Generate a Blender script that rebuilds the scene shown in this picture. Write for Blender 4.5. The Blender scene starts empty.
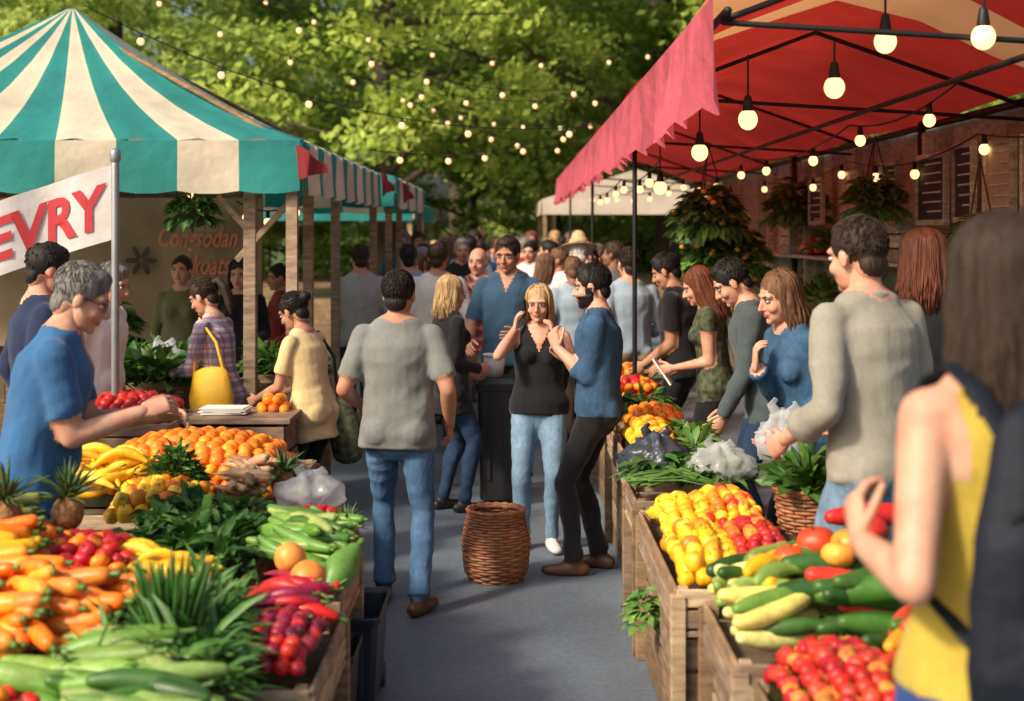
import bpy, math, random, numpy as np
from mathutils import Vector, Matrix
random.seed(7); np.random.seed(7)
R=random.random
scene=bpy.context.scene
V3=lambda *a: np.array(a,dtype=float)
def nz(v):
    v=np.asarray(v,dtype=float); return v/(np.linalg.norm(v)+1e-12)
# ------------------------------------------------------------ materials
MC={}
def mat(name,color=None,rough=.7,var=.15,ns=12,bump=.15,bs=60,metal=0,transl=0,stretch=(1,1,1),spec=.5,emis=None,sss=0,bd=.01,alpha=1,var2=0,ns2=1.2,dist=0,sheen=0,hue=None):
    if name in MC: return MC[name]
    m=bpy.data.materials.new(name); m.use_nodes=True; nt=m.node_tree; N=nt.nodes; L=nt.links
    b=N['Principled BSDF']; out=N['Material Output']
    tc=N.new('ShaderNodeTexCoord'); mp=N.new('ShaderNodeMapping'); mp.inputs['Scale'].default_value=stretch
    L.new(tc.outputs['Object'],mp.inputs['Vector'])
    n1=N.new('ShaderNodeTexNoise'); n1.inputs['Scale'].default_value=ns; n1.inputs['Detail'].default_value=5
    L.new(mp.outputs[0],n1.inputs['Vector'])
    mr=N.new('ShaderNodeMapRange'); mr.inputs['From Min'].default_value=.3; mr.inputs['From Max'].default_value=.7
    mr.inputs['To Min'].default_value=1-var; mr.inputs['To Max'].default_value=1+var
    L.new(n1.outputs['Fac'],mr.inputs['Value'])
    fac=mr.outputs[0]
    if var2 or hue:
        n3=N.new('ShaderNodeTexNoise'); n3.inputs['Scale'].default_value=ns2; n3.inputs['Detail'].default_value=3
        L.new(mp.outputs[0],n3.inputs['Vector'])
        m3=N.new('ShaderNodeMapRange'); m3.inputs['From Min'].default_value=.3; m3.inputs['From Max'].default_value=.7
        m3.inputs['To Min'].default_value=1-var2; m3.inputs['To Max'].default_value=1+var2
        L.new(n3.outputs['Fac'],m3.inputs['Value'])
        mm=N.new('ShaderNodeMath'); mm.operation='MULTIPLY'; L.new(fac,mm.inputs[0]); L.new(m3.outputs[0],mm.inputs[1]); fac=mm.outputs[0]
    vm=N.new('ShaderNodeVectorMath'); vm.operation='SCALE'
    if color is None:
        at=N.new('ShaderNodeAttribute'); at.attribute_name='Col'; L.new(at.outputs['Color'],vm.inputs[0])
    elif hue:
        mx=N.new('ShaderNodeMix'); mx.data_type='RGBA'; mx.inputs['A'].default_value=(*color,1); mx.inputs['B'].default_value=(*hue,1)
        mh=N.new('ShaderNodeMapRange'); mh.inputs['From Min'].default_value=.4; mh.inputs['From Max'].default_value=.65; L.new(n3.outputs['Fac'],mh.inputs['Value']); L.new(mh.outputs[0],mx.inputs['Factor']); L.new(mx.outputs['Result'],vm.inputs[0])
    else: vm.inputs[0].default_value=color[:3]
    L.new(fac,vm.inputs['Scale'])
    L.new(vm.outputs[0],b.inputs['Base Color'])
    b.inputs['Roughness'].default_value=rough; b.inputs['Metallic'].default_value=metal
    b.inputs['Specular IOR Level'].default_value=spec
    if sheen: b.inputs['Sheen Weight'].default_value=sheen
    if sss:
        b.inputs['Subsurface Weight'].default_value=sss; b.inputs['Subsurface Radius'].default_value=(.012,.004,.002); b.inputs['Subsurface Scale'].default_value=1
    if bump:
        n2=N.new('ShaderNodeTexNoise'); n2.inputs['Scale'].default_value=bs; n2.inputs['Detail'].default_value=4; n2.inputs['Distortion'].default_value=dist
        L.new(mp.outputs[0],n2.inputs['Vector'])
        bp=N.new('ShaderNodeBump'); bp.inputs['Strength'].default_value=bump; bp.inputs['Distance'].default_value=bd
        L.new(n2.outputs['Fac'],bp.inputs['Height']); L.new(bp.outputs[0],b.inputs['Normal'])
    if emis:
        b.inputs['Emission Color'].default_value=(*emis[0],1); b.inputs['Emission Strength'].default_value=emis[1]
        m.cycles.emission_sampling='NONE'
    if transl:
        t=N.new('ShaderNodeBsdfTranslucent'); L.new(vm.outputs[0],t.inputs['Color'])
        mx=N.new('ShaderNodeMixShader'); mx.inputs[0].default_value=transl
        L.new(b.outputs[0],mx.inputs[1]); L.new(t.outputs[0],mx.inputs[2]); L.new(mx.outputs[0],out.inputs['Surface'])
        if alpha<1:
            tr=N.new('ShaderNodeBsdfTransparent'); m2=N.new('ShaderNodeMixShader'); m2.inputs[0].default_value=alpha
            L.new(tr.outputs[0],m2.inputs[1]); L.new(mx.outputs[0],m2.inputs[2]); L.new(m2.outputs[0],out.inputs['Surface'])
    MC[name]=m; return m
def cloth(c,key=None,rough=.9,var=.10):
    key='cloth_%02d_%02d_%02d'%tuple(int(x*99) for x in c)
    return mat(key,c,rough,var,9,.45,6,bd=.03,spec=.12,dist=.6,stretch=(1,1,.6),sheen=.15,var2=.06,ns2=90)
def plaid(name,base,c2,c3,sc=55):
    m=mat(name,base,.85,.06,8,.45,6,bd=.03,spec=.2,dist=.6)
    nt=m.node_tree;N=nt.nodes;L=nt.links
    tc=N.new('ShaderNodeTexCoord'); sp=N.new('ShaderNodeSeparateXYZ'); L.new(tc.outputs['Object'],sp.inputs[0])
    def stripe(sock,s,ph,w):
        a=N.new('ShaderNodeMath');a.operation='MULTIPLY_ADD';a.inputs[1].default_value=s;a.inputs[2].default_value=ph;L.new(sock,a.inputs[0])
        f=N.new('ShaderNodeMath');f.operation='FRACT';L.new(a.outputs[0],f.inputs[0])
        g=N.new('ShaderNodeMath');g.operation='LESS_THAN';g.inputs[1].default_value=w;L.new(f.outputs[0],g.inputs[0]);return g.outputs[0]
    ad=N.new('ShaderNodeMath');ad.operation='ADD';L.new(sp.outputs[0],ad.inputs[0]);L.new(sp.outputs[1],ad.inputs[1])
    last=None
    for sock,ph,w,cc in ((ad.outputs[0],0,.4,c2),(sp.outputs[2],.1,.4,c2),(ad.outputs[0],.55,.12,c3),(sp.outputs[2],.5,.12,c3)):
        s=stripe(sock,sc/5,ph,w); mx=N.new('ShaderNodeMix');mx.data_type='RGBA'
        ml=N.new('ShaderNodeMath');ml.operation='MULTIPLY';ml.inputs[1].default_value=.6;L.new(s,ml.inputs[0])
        L.new(ml.outputs[0],mx.inputs['Factor'])
        if last is None: mx.inputs['A'].default_value=(*base,1)
        else: L.new(last,mx.inputs['A'])
        mx.inputs['B'].default_value=(*cc,1); last=mx.outputs['Result']
    L.new(last,N['Principled BSDF'].inputs['Base Color'])
    return m
SKK=dict(rough=.55,var=.08,ns=30,bump=.25,bs=150,sss=.14,bd=.002,spec=.35,var2=.06,ns2=13)
SK1=mat('skin_light',(.58,.34,.235),hue=(.54,.24,.16),**SKK); SK2=mat('skin_tan',(.44,.24,.15),hue=(.40,.17,.10),**SKK); SK3=mat('skin_brown',(.25,.13,.075),hue=(.22,.09,.055),**SKK)
def hairm(n,c): return mat('hair_'+n,c,.6,.5,70,.8,190,stretch=(1,1,.10),bd=.004,spec=.3)
HB=hairm('black',(.012,.009,.008)); HD=hairm('darkbrown',(.03,.017,.011)); HR=hairm('auburn',(.13,.04,.018)); HL=hairm('blond',(.40,.26,.12)); HG=hairm('grey',(.17,.16,.15)); HN=hairm('brown',(.14,.07,.035)); HW=hairm('lightgrey',(.5,.48,.45))
LIP=mat('lips',(.42,.13,.11),.4,.05,20,0); EYW=mat('eye_white',(.6,.57,.55),.2,0,5,0); EYI=mat('iris',(.03,.018,.01),.15,0,5,0)
SHB=mat('brown_leather_shoe',(.10,.045,.02),.45,.2,20,.2,60); SHK=mat('black_shoe',(.015,.015,.017),.45,.2,20,.2,60); SHW=mat('white_shoe',(.7,.69,.66),.5,.08,20,.2,60)
JN=dict(rough=.9,ns=5,bump=.5,bs=7,bd=.035,spec=.12,dist=.8,stretch=(1,1,.6),var2=.15,ns2=60)
JEAN=mat('jeans_blue',(.07,.14,.25),var=.32,**JN); JEANL=mat('jeans_light',(.17,.27,.38),var=.32,**JN)
JEAND=mat('jeans_dark',(.025,.05,.10),var=.25,**JN); DENIM=mat('denim_shirt',(.04,.09,.165),var=.28,**JN)
BLK=cloth((.014,.014,.017)); KHK=cloth((.26,.20,.13)); NAVY=cloth((.02,.03,.07))
METB=mat('black_metal',(.015,.015,.017),.5,.1,10,0,metal=.4)
# ------------------------------------------------------------ mesh builder
class MB:
    def __init__(s): s.V=[];s.F=[];s.M=[];s.C=[];s.S=[];s.n=0
    def add(s,V,F,m=0,c=(1,1,1),smooth=True):
        V=np.asarray(V,dtype=float); k=s.n
        s.V.append(V)
        s.F.extend([tuple(i+k for i in f) for f in F])
        if np.isscalar(m): s.M.extend([m]*len(F))
        else: s.M.extend(list(m))
        s.S.extend([smooth]*len(F))
        c=np.asarray(c,dtype=float)
        s.C.append(np.tile(c,(len(V),1)) if c.ndim==1 else c)
        s.n+=len(V)
    def build(s,name,mats,loc=(0,0,0),yaw=0,scale=1,bevel=0):
        me=bpy.data.meshes.new(name)
        V=np.concatenate(s.V)*scale
        me.from_pydata(V.tolist(),[],s.F)
        for m in mats: me.materials.append(m)
        me.polygons.foreach_set('material_index',np.array(s.M,dtype=np.int32))
        me.polygons.foreach_set('use_smooth',np.array(s.S,dtype=bool))
        C=np.concatenate(s.C); C=np.hstack([C,np.ones((len(C),1))]).astype(np.float32)
        a=me.color_attributes.new('Col','FLOAT_COLOR','POINT'); a.data.foreach_set('color',C.ravel())
        me.update()
        ob=bpy.data.objects.new(name,me); scene.collection.objects.link(ob)
        ob.location=loc; ob.rotation_euler[2]=math.radians(yaw)
        if bevel:
            b=ob.modifiers.new('bevel','BEVEL'); b.width=bevel; b.segments=1; b.limit_method='ANGLE'
        return ob
def frames(pts,ref=None):
    pts=np.asarray(pts,dtype=float); n=len(pts)
    t=np.zeros_like(pts); t[1:-1]=pts[2:]-pts[:-2]; t[0]=pts[1]-pts[0]; t[-1]=pts[-1]-pts[-2]
    t=np.array([nz(a) for a in t]); X=[]
    r=ref if ref is not None else (V3(1,0,0) if abs(t[0][0])<.9 else V3(0,1,0))
    for i in range(n):
        x=nz(r-np.dot(r,t[i])*t[i]); X.append(x)
        if ref is None: r=x
    X=np.array(X); Y=np.cross(t,X); return t,X,Y
def tube(pts,rad,n=12,ref=None,rs=True,re=True):
    pts=np.asarray(pts,dtype=float); rad=np.asarray(rad,dtype=float)
    if rad.ndim==1: rad=np.stack([rad,rad],1)
    t,X,Y=frames(pts,ref)
    rings=[]
    def ring(c,x,y,rx,ry):
        a=np.arange(n)*2*math.pi/n
        return c+np.outer(np.cos(a)*rx,x)+np.outer(np.sin(a)*ry,y)
    if rs:
        for th in (60,30):
            th=math.radians(th); m=min(rad[0]); rings.append(ring(pts[0]-t[0]*m*math.sin(th),X[0],Y[0],rad[0][0]*math.cos(th),rad[0][1]*math.cos(th)))
    for i in range(len(pts)): rings.append(ring(pts[i],X[i],Y[i],*rad[i]))
    if re:
        for th in (30,60):
            th=math.radians(th); m=min(rad[-1]); rings.append(ring(pts[-1]+t[-1]*m*math.sin(th),X[-1],Y[-1],rad[-1][0]*math.cos(th),rad[-1][1]*math.cos(th)))
    V=np.concatenate(rings); k=len(rings); F=[]
    for i in range(k-1):
        for j in range(n):
            j2=(j+1)%n; F.append((i*n+j,i*n+j2,(i+1)*n+j2,(i+1)*n+j))
    p0=pts[0]-t[0]*(min(rad[0]) if rs else 0); p1=pts[-1]+t[-1]*(min(rad[-1]) if re else 0)
    V=np.vstack([V,p0,p1]); a=len(V)-2;b=a+1
    for j in range(n):
        j2=(j+1)%n; F.append((a,j2,j)); F.append((b,(k-1)*n+j,(k-1)*n+j2))
    return V,F
_el={}
def ellipsoid(c,r,n=14,m=9,Rm=None):
    if (n,m) not in _el:
        V=[(0,0,-1)];F=[]
        for i in range(1,m):
            th=-math.pi/2+math.pi*i/m
            for j in range(n):
                a=2*math.pi*j/n; V.append((math.cos(th)*math.cos(a),math.cos(th)*math.sin(a),math.sin(th)))
        V.append((0,0,1))
        for j in range(n): F.append((0,1+(j+1)%n,1+j)); F.append((len(V)-1,1+(m-2)*n+j,1+(m-2)*n+(j+1)%n))
        for i in range(m-2):
            for j in range(n):
                j2=(j+1)%n; F.append((1+i*n+j,1+i*n+j2,1+(i+1)*n+j2,1+(i+1)*n+j))
        _el[(n,m)]=(np.array(V),F)
    V,F=_el[(n,m)]
    V=V*np.asarray(r,dtype=float)
    if Rm is not None: V=V@Rm.T
    return V+np.asarray(c,dtype=float),F
def box(c,s,Rm=None):
    sx,sy,sz=[a/2 for a in s]
    V=np.array([(x,y,z) for z in(-sz,sz) for y in(-sy,sy) for x in(-sx,sx)],dtype=float)
    if Rm is not None: V=V@Rm.T
    return V+np.asarray(c,dtype=float),[(0,2,3,1),(4,5,7,6),(0,1,5,4),(2,6,7,3),(0,4,6,2),(1,3,7,5)]
def rotm(ax,deg):
    return np.array(Matrix.Rotation(math.radians(deg),3,ax))
def remesh(parts,vox,sm=3):
    V=[];F=[];k=0
    for v,f in parts:
        V.append(v);F.extend([tuple(i+k for i in a) for a in f]);k+=len(v)
    me=bpy.data.meshes.new('t'); me.from_pydata(np.concatenate(V).tolist(),[],F)
    ob=bpy.data.objects.new('t',me); scene.collection.objects.link(ob)
    m=ob.modifiers.new('r','REMESH'); m.mode='VOXEL'; m.voxel_size=vox
    s=ob.modifiers.new('s','SMOOTH'); s.factor=.5; s.iterations=sm
    dg=bpy.context.evaluated_depsgraph_get(); dg.update()
    e=ob.evaluated_get(dg).to_mesh()
    n=len(e.vertices); co=np.zeros(n*3,dtype=np.float32); e.vertices.foreach_get('co',co)
    no=np.zeros(n*3,dtype=np.float32); e.vertices.foreach_get('normal',no)
    nl=len(e.loops); lv=np.zeros(nl,dtype=np.int32); e.loops.foreach_get('vertex_index',lv)
    ls=np.zeros(len(e.polygons),dtype=np.int32); e.polygons.foreach_get('loop_total',ls)
    Fo=[];p=0
    if (ls==4).all(): Fa=lv.reshape(-1,4)
    else:
        for l in ls: Fo.append(tuple(lv[p:p+l]) if l==4 else tuple(lv[p:p+3])+(lv[p+2],)); p+=l
        Fa=np.array(Fo)
    ob.evaluated_get(dg).to_mesh_clear()
    bpy.data.objects.remove(ob); bpy.data.meshes.remove(me)
    return co.reshape(-1,3).astype(float),Fa,no.reshape(-1,3).astype(float)
# ------------------------------------------------------------ people
def ik(S,W,a,b,hint):
    D=W-S; d=np.linalg.norm(D); D=nz(D); d=min(d,.998*(a+b))
    x=(a*a-b*b+d*d)/(2*d); h=math.sqrt(max(a*a-x*x,0)); p=nz(hint-np.dot(hint,D)*D)
    return S+D*x+p*h,S+D*d
def segsd(P,a,b,ra,rb):
    ab=b-a; t=np.clip(((P-a)@ab)/np.dot(ab,ab),0,1)
    return np.linalg.norm(P-(a+t[:,None]*ab),axis=1)-(ra+(rb-ra)*t),t
_rw=np.random.RandomState(3); WK=[(_rw.normal(size=3)*s,_rw.rand()*6,_rw.normal(size=3)*s*.6) for s in (14,14,22,22,34,34)]
def wrk(P):
    o=np.zeros(len(P))
    for i,(k,ph,g) in enumerate(WK): o+=np.sin(P@k+ph+1.6*np.sin(P@g+i))/(1+i*.35)
    return o/3.2
def folds(P):
    a=wrk(P*V3(.5,.5,1.0)); b=wrk(P*V3(.9,.9,.35)+4)
    return (1-np.abs(a)*2.2)*.75+b*.8-.35
def hand(mb,W,d,n,side,curl=25,mi=0,sc=1.0):
    d=nz(d); n=nz(n-np.dot(n,d)*d); s=np.cross(d,n)*side
    K=W+d*.085*sc
    mb.add(*tube([W-d*.012,W+d*.03*sc,K],[(.024*sc,.019*sc),(.037*sc,.016*sc),(.038*sc,.012*sc)],10,ref=s),mi)
    for i,(o,L) in enumerate(((.027,.068),(.009,.076),(-.009,.071),(-.026,.055))):
        p=K+s*o*sc-d*.006; dd=nz(d+s*o*2.5); pts=[p]
        for j,f in enumerate((.45,.32,.26)):
            a=math.radians(curl*(.7+.4*j)+i*3); dd=nz(dd*math.cos(a)+n*math.sin(a)) ; 
            p=p+dd*L*f*sc; pts.append(p)
        mb.add(*tube(pts,np.array([.0092,.0086,.0078,.0062])*sc,6),mi)
    p=W+d*.018*sc+s*.024*sc; dd=nz(d*.75+s*.5+n*.4); pts=[p]
    for j,f in enumerate((.035,.03,.024)):
        p=p+dd*f*sc; pts.append(p); dd=nz(dd+d*.45+n*.2)
    mb.add(*tube(pts,np.array([.013,.011,.0095,.007])*sc,6),mi)
def person(name,X,Y,yaw,h=1.7,fem=False,bulk=1.,shirt=BLK,pants=JEAN,shoes=SHK,skin=SK1,hair=HD,hs='short',sleeve=.6,hem=-.10,neck='crew',
           lean=0,side=0,hy=0,hp=0,lh=None,rh=None,lf=(-.1,0,0),rf=(.1,0,0),lhn=None,rhn=None,lhd=None,rhd=None,le=None,re=None,skirt=None,
           beard=False,glasses=False,hat=None,inner=None,hq=True,extra=None,exm=(),curl=28,pl=.085,twist=0,jac=0):
    mb=MB(); z=V3(0,0,1)
    P0=V3(0,-.05*math.sin(math.radians(lean))*2,.93); la=math.radians(lean); sa=math.radians(side)
    u=nz(V3(math.sin(sa),math.sin(la),math.cos(la)*math.cos(sa)))
    rgt=nz(V3(1,0,0)-u*u[0]); fwd=np.cross(u,rgt)
    tw=math.radians(twist); rs_=rgt*math.cos(tw)+fwd*math.sin(tw)
    T=lambda a,b,c: P0+rgt*a+fwd*b+u*c
    sw=(.145 if fem else .166)*(.6+.4*bulk)
    if fem: prof=[(-.10,.13,.09),(-.03,.168,.115),(.05,.155,.108),(.13,.122,.09),(.22,.125,.092),(.32,.142,.105),(.40,.142,.095),(.45,.12,.078),(.49,.06,.055)]
    else: prof=[(-.10,.135,.095),(-.03,.162,.115),(.05,.155,.112),(.13,.148,.105),(.22,.154,.112),(.32,.166,.122),(.40,.166,.112),(.45,.14,.088),(.50,.065,.06)]
    prof=np.array(prof); prof[:,1:]*=bulk
    parts=[tube([T(0,0,c) for c,_,_ in prof],prof[:,1:],20,ref=rgt)]
    ks=np.linspace(hem,.46,9); ex=.012+jac
    flare=lambda k: .010*max(0,(.05-k))/.15
    srx=np.interp(ks,prof[:,0],prof[:,1]); sry=np.interp(ks,prof[:,0],prof[:,2])
    if fem: srx=np.maximum(srx,.132*bulk)
    else: srx=np.maximum(srx,.156*bulk)
    sh=[(a+ex+flare(k)*2,b+ex+flare(k)*1.5) for a,b,k in zip(srx,sry,ks)]
    sh[-1]=(sh[-1][0]-.03,sh[-1][1]-.015)
    parts.append(tube([T(0,0,k) for k in ks],sh,20,ref=rgt,rs=False))
    SL=T(0,0,.425)-rs_*sw; SR=T(0,0,.425)+rs_*sw
    parts.append(tube([SL,T(0,-.01,.45),SR],[.052,.056,.052] if not fem else [.043,.05,.043],14))
    for sd in(SL,SR): parts.append(tube([T(0,-.012,.50),sd*.75+T(0,0,.455)*.25],[.05,.043] if not fem else [.04,.034],12))
    if fem:
        for sx in(-1,1): parts.append(ellipsoid(T(sx*.062*bulk,.088*bulk,.315),(.062,.055,.06)))
    for sx in(-1,1): parts.append(ellipsoid(T(sx*.075*bulk,-.055*bulk,-.045),(.088*bulk,.08*bulk,.09)))
    if bulk>1.05 and not fem: parts.append(ellipsoid(T(0,.05*bulk,.08),(.13*bulk,.10*bulk,.13)))
    if lh is None: lh=(-sw-.06,.05,.885)
    if rh is None: rh=(sw+.06,.05,.885)
    segs=[]; ar=(.039 if fem else .046)*(.5+.5*bulk); arm={}
    for sx,S,w,el,hn,hd in((-1,SL,lh,le,lhn,lhd),(1,SR,rh,re,rhn,rhd)):
        w=V3(*w); hint=V3(*(el if el else (sx*.35,-.6,-.6)))
        E,W=ik(S,w,.285,.25,hint); f=W-E
        parts.append(tube([S,(S*2+E)/3,E],[ar*1.12,ar*1.08,ar*.86],12)); 
        parts.append(tube([E,E+(W-E)*.3,W],[ar*.86,ar*.88,ar*.58],12))
        cl=.009
        if sleeve>0:
            t=min(sleeve,1); q=S+(E-S)*t
            parts.append(tube([S,S+(q-S)*.5,q],[ar*1.14+cl,ar*1.1+cl,ar*(1.0 if sleeve<1 else .9)+cl*(1.7 if sleeve<1 else 1)],14,re=False if sleeve<1 else True))
            if sleeve>1:
                t=min(sleeve-1,.99); q=E+(W-E)*t
                parts.append(tube([E,E+(q-E)*.4,q],[ar*.9+cl,ar*.93+cl,ar*(.9-.25*t)+cl*1.3],14,re=False))
                if t<.9: parts.append(tube([q-nz(W-E)*.035,q],[ar*(.95-.2*t)+cl*2.1]*2,14,rs=False,re=False))
        segs.append((S,E,ar*1.15+.01,ar*.9,'u')); segs.append((E,W,ar*.9,ar*.65,'f'))
        n=V3(*hn) if hn else V3(-sx,.15,0)
        hand(mb,W,V3(*hd) if hd else f,n,sx,curl,0,.90 if fem else 1.0)
        arm[sx]=(S,E,W)
    lg=.5+.5*bulk; legs=[]
    for sx,ft in((-1,lf),(1,rf)):
        Hj=T(sx*.085,0,-.03); fy=ft[3] if len(ft)>3 else sx*8
        fa=math.radians(fy); fd=V3(math.sin(fa)*1.0,math.cos(fa),0)
        lift=ft[2]; A=V3(ft[0],ft[1],.085+lift)
        K,A=ik(Hj,A,.43,.425,V3(sx*.08,1,0)+fd*.3)
        tr=(.082 if not fem else .084)*lg
        parts.append(tube([Hj,Hj+(K-Hj)*.4,K],[tr*1.08,tr*1.0,tr*.72],14))
        parts.append(tube([K,K+(A-K)*.35+V3(0,-.012,0),K+(A-K)*.75,A+(K-A)*.02],[tr*.72,tr*.73,tr*.64 if not fem else tr*.5,(.060 if not fem else .046)],14,re=False))
        sdn=nz(np.cross(fd,z))
        toe=A+fd*.155+V3(0,0,-.05-(.07 if lift>.04 else 0)); heel=A-fd*.05+V3(0,0,-.045+(.02 if lift>.04 else 0))
        parts.append(tube([heel,(heel*.45+toe*.55),toe],[(.036,.038),(.043,.036),(.038,.025)],12,ref=sdn))
        parts.append(tube([A+V3(0,0,.03),A+V3(0,0,-.03)],[.04,.04],10))
        legs.append((Hj,K,tr,tr*.7,'l')); legs.append((K,A,tr*.72,.05,'l')); legs.append((heel,toe,.04,.035,'s'))
    NB=T(0,-.005,.44)
    hr=math.radians(hp+lean*.45); 
    Rh=np.array(Matrix.Rotation(math.radians(-hy),3,'Z')@Matrix.Rotation(-hr,3,'X'))
    hup=Rh@V3(0,0,1); hf=Rh@V3(0,1,0)
    HC=T(0,.0,.465)+nz(hup*.7+u*.3)*.168+hf*.018
    parts.append(tube([NB,T(0,0,.47),HC-hup*.05-hf*.02],[.062,.053,.05] if not fem else [.052,.045,.043],14))
    if skirt:
        z1=skirt[0]; parts.append(tube([T(0,0,.08),T(0,0,-.05),V3(0,P0[1]*.5,z1)],[(.14,.11),(.185,.15),(skirt[1],skirt[1]*.8)],20,ref=rgt,rs=False,re=False))
    vox=.0105 if hq else .017
    Vb,Fb,Nb=remesh(parts,vox,3 if hq else 2)
    def classify(P):
        q=P-P0; a=q@rgt; b=q@fwd; c=q@u
        rx=np.interp(c,prof[:,0],prof[:,1]); ry=np.interp(c,prof[:,0],prof[:,2])
        dt=(np.sqrt((a/rx)**2+(b/ry)**2)-1)*np.minimum(rx,ry)+np.maximum(0,-.12-c)+np.maximum(0,c-.5)
        da=np.full(len(P),9.); s=np.zeros(len(P))
        for A,B,ra,rb,k in segs:
            d,t=segsd(P,A,B,ra,rb); m=d<da; da=np.where(m,d,da); s=np.where(m,t+(1 if k=='f' else 0),s)
        dl=np.full(len(P),9.); ds=np.full(len(P),9.)
        for A,B,ra,rb,k in legs:
            d,t=segsd(P,A,B,ra,rb)
            if k=='l': dl=np.minimum(dl,d)
            else: ds=np.minimum(ds,d)
        isarm=(da<dt-.004)&(da<dl)
        M=np.where(c>hem-.004,1,2)
        if inner is not None: M=np.where((M==1)&(b>0)&(np.abs(a)<.04+.05*np.clip(c,0,1)),8,M)
        rr=np.sqrt(a*a+b*b)
        if neck=='v': M=np.where((b>0)&(c>.34+np.abs(a)*2.0)&(c>hem),0,M)
        if neck=='collar': M=np.where((b>0)&(c>.39+np.abs(a)*2.2)&(c>hem),0,M)
        if neck=='scoop': M=np.where((b>0)&(c>.385+np.abs(a)*.5),0,M); 
        if neck=='tank': M=np.where((c>.33)&((np.abs(np.abs(a)-.085)>.026)|(c>.47)) ,0,M)
        if neck in('scoop','tank'): M=np.where((c>.46)&(rr<.09),0,M)
        M=np.where((c>.476)&(rr<.075),0,M); M=np.where(c>.515,0,M)
        M=np.where(isarm,np.where(s<sleeve,1,0),M)
        low=(~isarm)&(P[:,2]<.5)
        zz=P[:,2]
        M=np.where(low&(zz<max(pl,.0))&(M==2),0 if pl>.12 else 3,M)
        M=np.where(low&(ds<dl-.004)&(zz<.13),3,M)
        if pl>.12: M=np.where(low&(zz<.1),3,M)
        return M,c
    cen=Vb[Fb].mean(1); M,_=classify(cen); Mv,cv_=classify(Vb)
    cv=(Mv==1)|(Mv==2)|(Mv==8)
    Vb=Vb+Nb*(np.where(cv,folds(Vb+X*3)*np.where(cv_>.3,.0045,.007),0))[:,None]
    Vb[:,2]=np.maximum(Vb[:,2],.004)
    mb.add(Vb,Fb.tolist(),M.tolist())
    if neck=='collar' :
        for sx in(-1,1):
            a=np.linspace(math.pi,.28,9)*sx; pts=[T(math.sin(t)*.070,math.cos(t)*.066,.492-.045*((1+math.cos(t))/2)) for t in a]
            mb.add(*tube(pts,[(.019,.005)]*8+[(.024,.005)],6,ref=u),1)
    # head
    hpz=[ellipsoid((0,-.012,.025),(.074,.094,.088),18,12),ellipsoid((0,.026,-.03),(.061,.06,.082),18,12),ellipsoid((0,.032,-.072),(.049,.05,.04)),
        ellipsoid((0,.068,-.094),(.021,.018,.018)),tube([V3(0,.082,.008),V3(0,.098,-.018),V3(0,.104,-.032)],[.0075,.010,.0125],8),
        ellipsoid((0,.088,-.036),(.019,.012,.009)),tube([V3(-.044,.066,.022),V3(0,.078,.024),V3(.044,.066,.022)],[.012]*3,8),
        ellipsoid((.036,.056,-.034),(.025,.026,.025)),ellipsoid((-.036,.056,-.034),(.025,.026,.025)),
        ellipsoid((0,.084,-.058),(.023,.009,.006)),ellipsoid((0,.083,-.068),(.021,.009,.0065)),
        ellipsoid((.076,-.004,-.012),(.008,.018,.03)),ellipsoid((-.076,-.004,-.012),(.008,.018,.03)),
        ellipsoid((0,-.045,-.04),(.056,.045,.06))]
    Vh,Fh,Nh=remesh(hpz,.0052 if hq else .009,2)
    c=Vh[Fh].mean(1); Mh=np.zeros(len(c),dtype=int)
    lipm=(c[:,1]>.078)&(((c[:,2]+.0635)/.012)**2+(c[:,0]/.024)**2<1)
    if beard:
        bm=((c[:,2]<-.045)&(c[:,1]>-.01))|((c[:,2]<-.01)&(c[:,1]>-.01)&(c[:,1]<.035)&(np.abs(c[:,0])>.045))
        Mh[bm]=4; bv=(Vh[:,2]<-.048)&(Vh[:,1]>0); Vh[bv]+=Nh[bv]*.006
    Mh[lipm]=5
    Rt=lambda P:(np.asarray(P)@Rh.T)+HC
    mb.add(Rt(Vh),Fh.tolist(),Mh.tolist())
    for sx in(-1,1):
        v,f=ellipsoid((sx*.031,.0745,.001),(.0145,.010,.0078),10,7); mb.add(Rt(v),f,6)
        v,f=ellipsoid((sx*.031,.082,.001),(.0065,.0045,.0065),8,6); mb.add(Rt(v),f,7)
        v,f=tube([V3(sx*.015,.0865,.020),V3(sx*.032,.083,.025),V3(sx*.049,.069,.02)],[.0028,.0038,.002],6); mb.add(Rt(v),f,4)
        v,f=tube([V3(sx*.017,.082,.008),V3(sx*.031,.085,.011),V3(sx*.046,.074,.007)],[.002,.003,.002],5); mb.add(Rt(v),f,4)
        if glasses:
            a=np.linspace(0,2*math.pi,13); v,f=tube([V3(sx*.033+.023*math.cos(t),.093-abs(.033+sx*.023*math.cos(t)*sx)*.12,-.002+.018*math.sin(t)) for t in a],[.0013]*13,5); mb.add(Rt(v),f,9)
            v,f=tube([V3(sx*.056,.088,.005),V3(sx*.076,0,.005)],[.0015,.0015],5); mb.add(Rt(v),f,9)
    # hair
    hc=V3(0,-.018,.034); hr_=V3(.081,.097,.090)
    hpts=[]
    if hs!='bald':
        hpts+=[ellipsoid(hc,hr_,18,12),ellipsoid((0,-.058,-.04),(.058,.042,.05))]
        if hs=='short': hpts.append(ellipsoid((0,.012,.083),(.058,.064,.040)))
    else:
        hpts+=[ellipsoid((0,-.04,-.005),(.081,.078,.055),18,12)]
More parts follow.
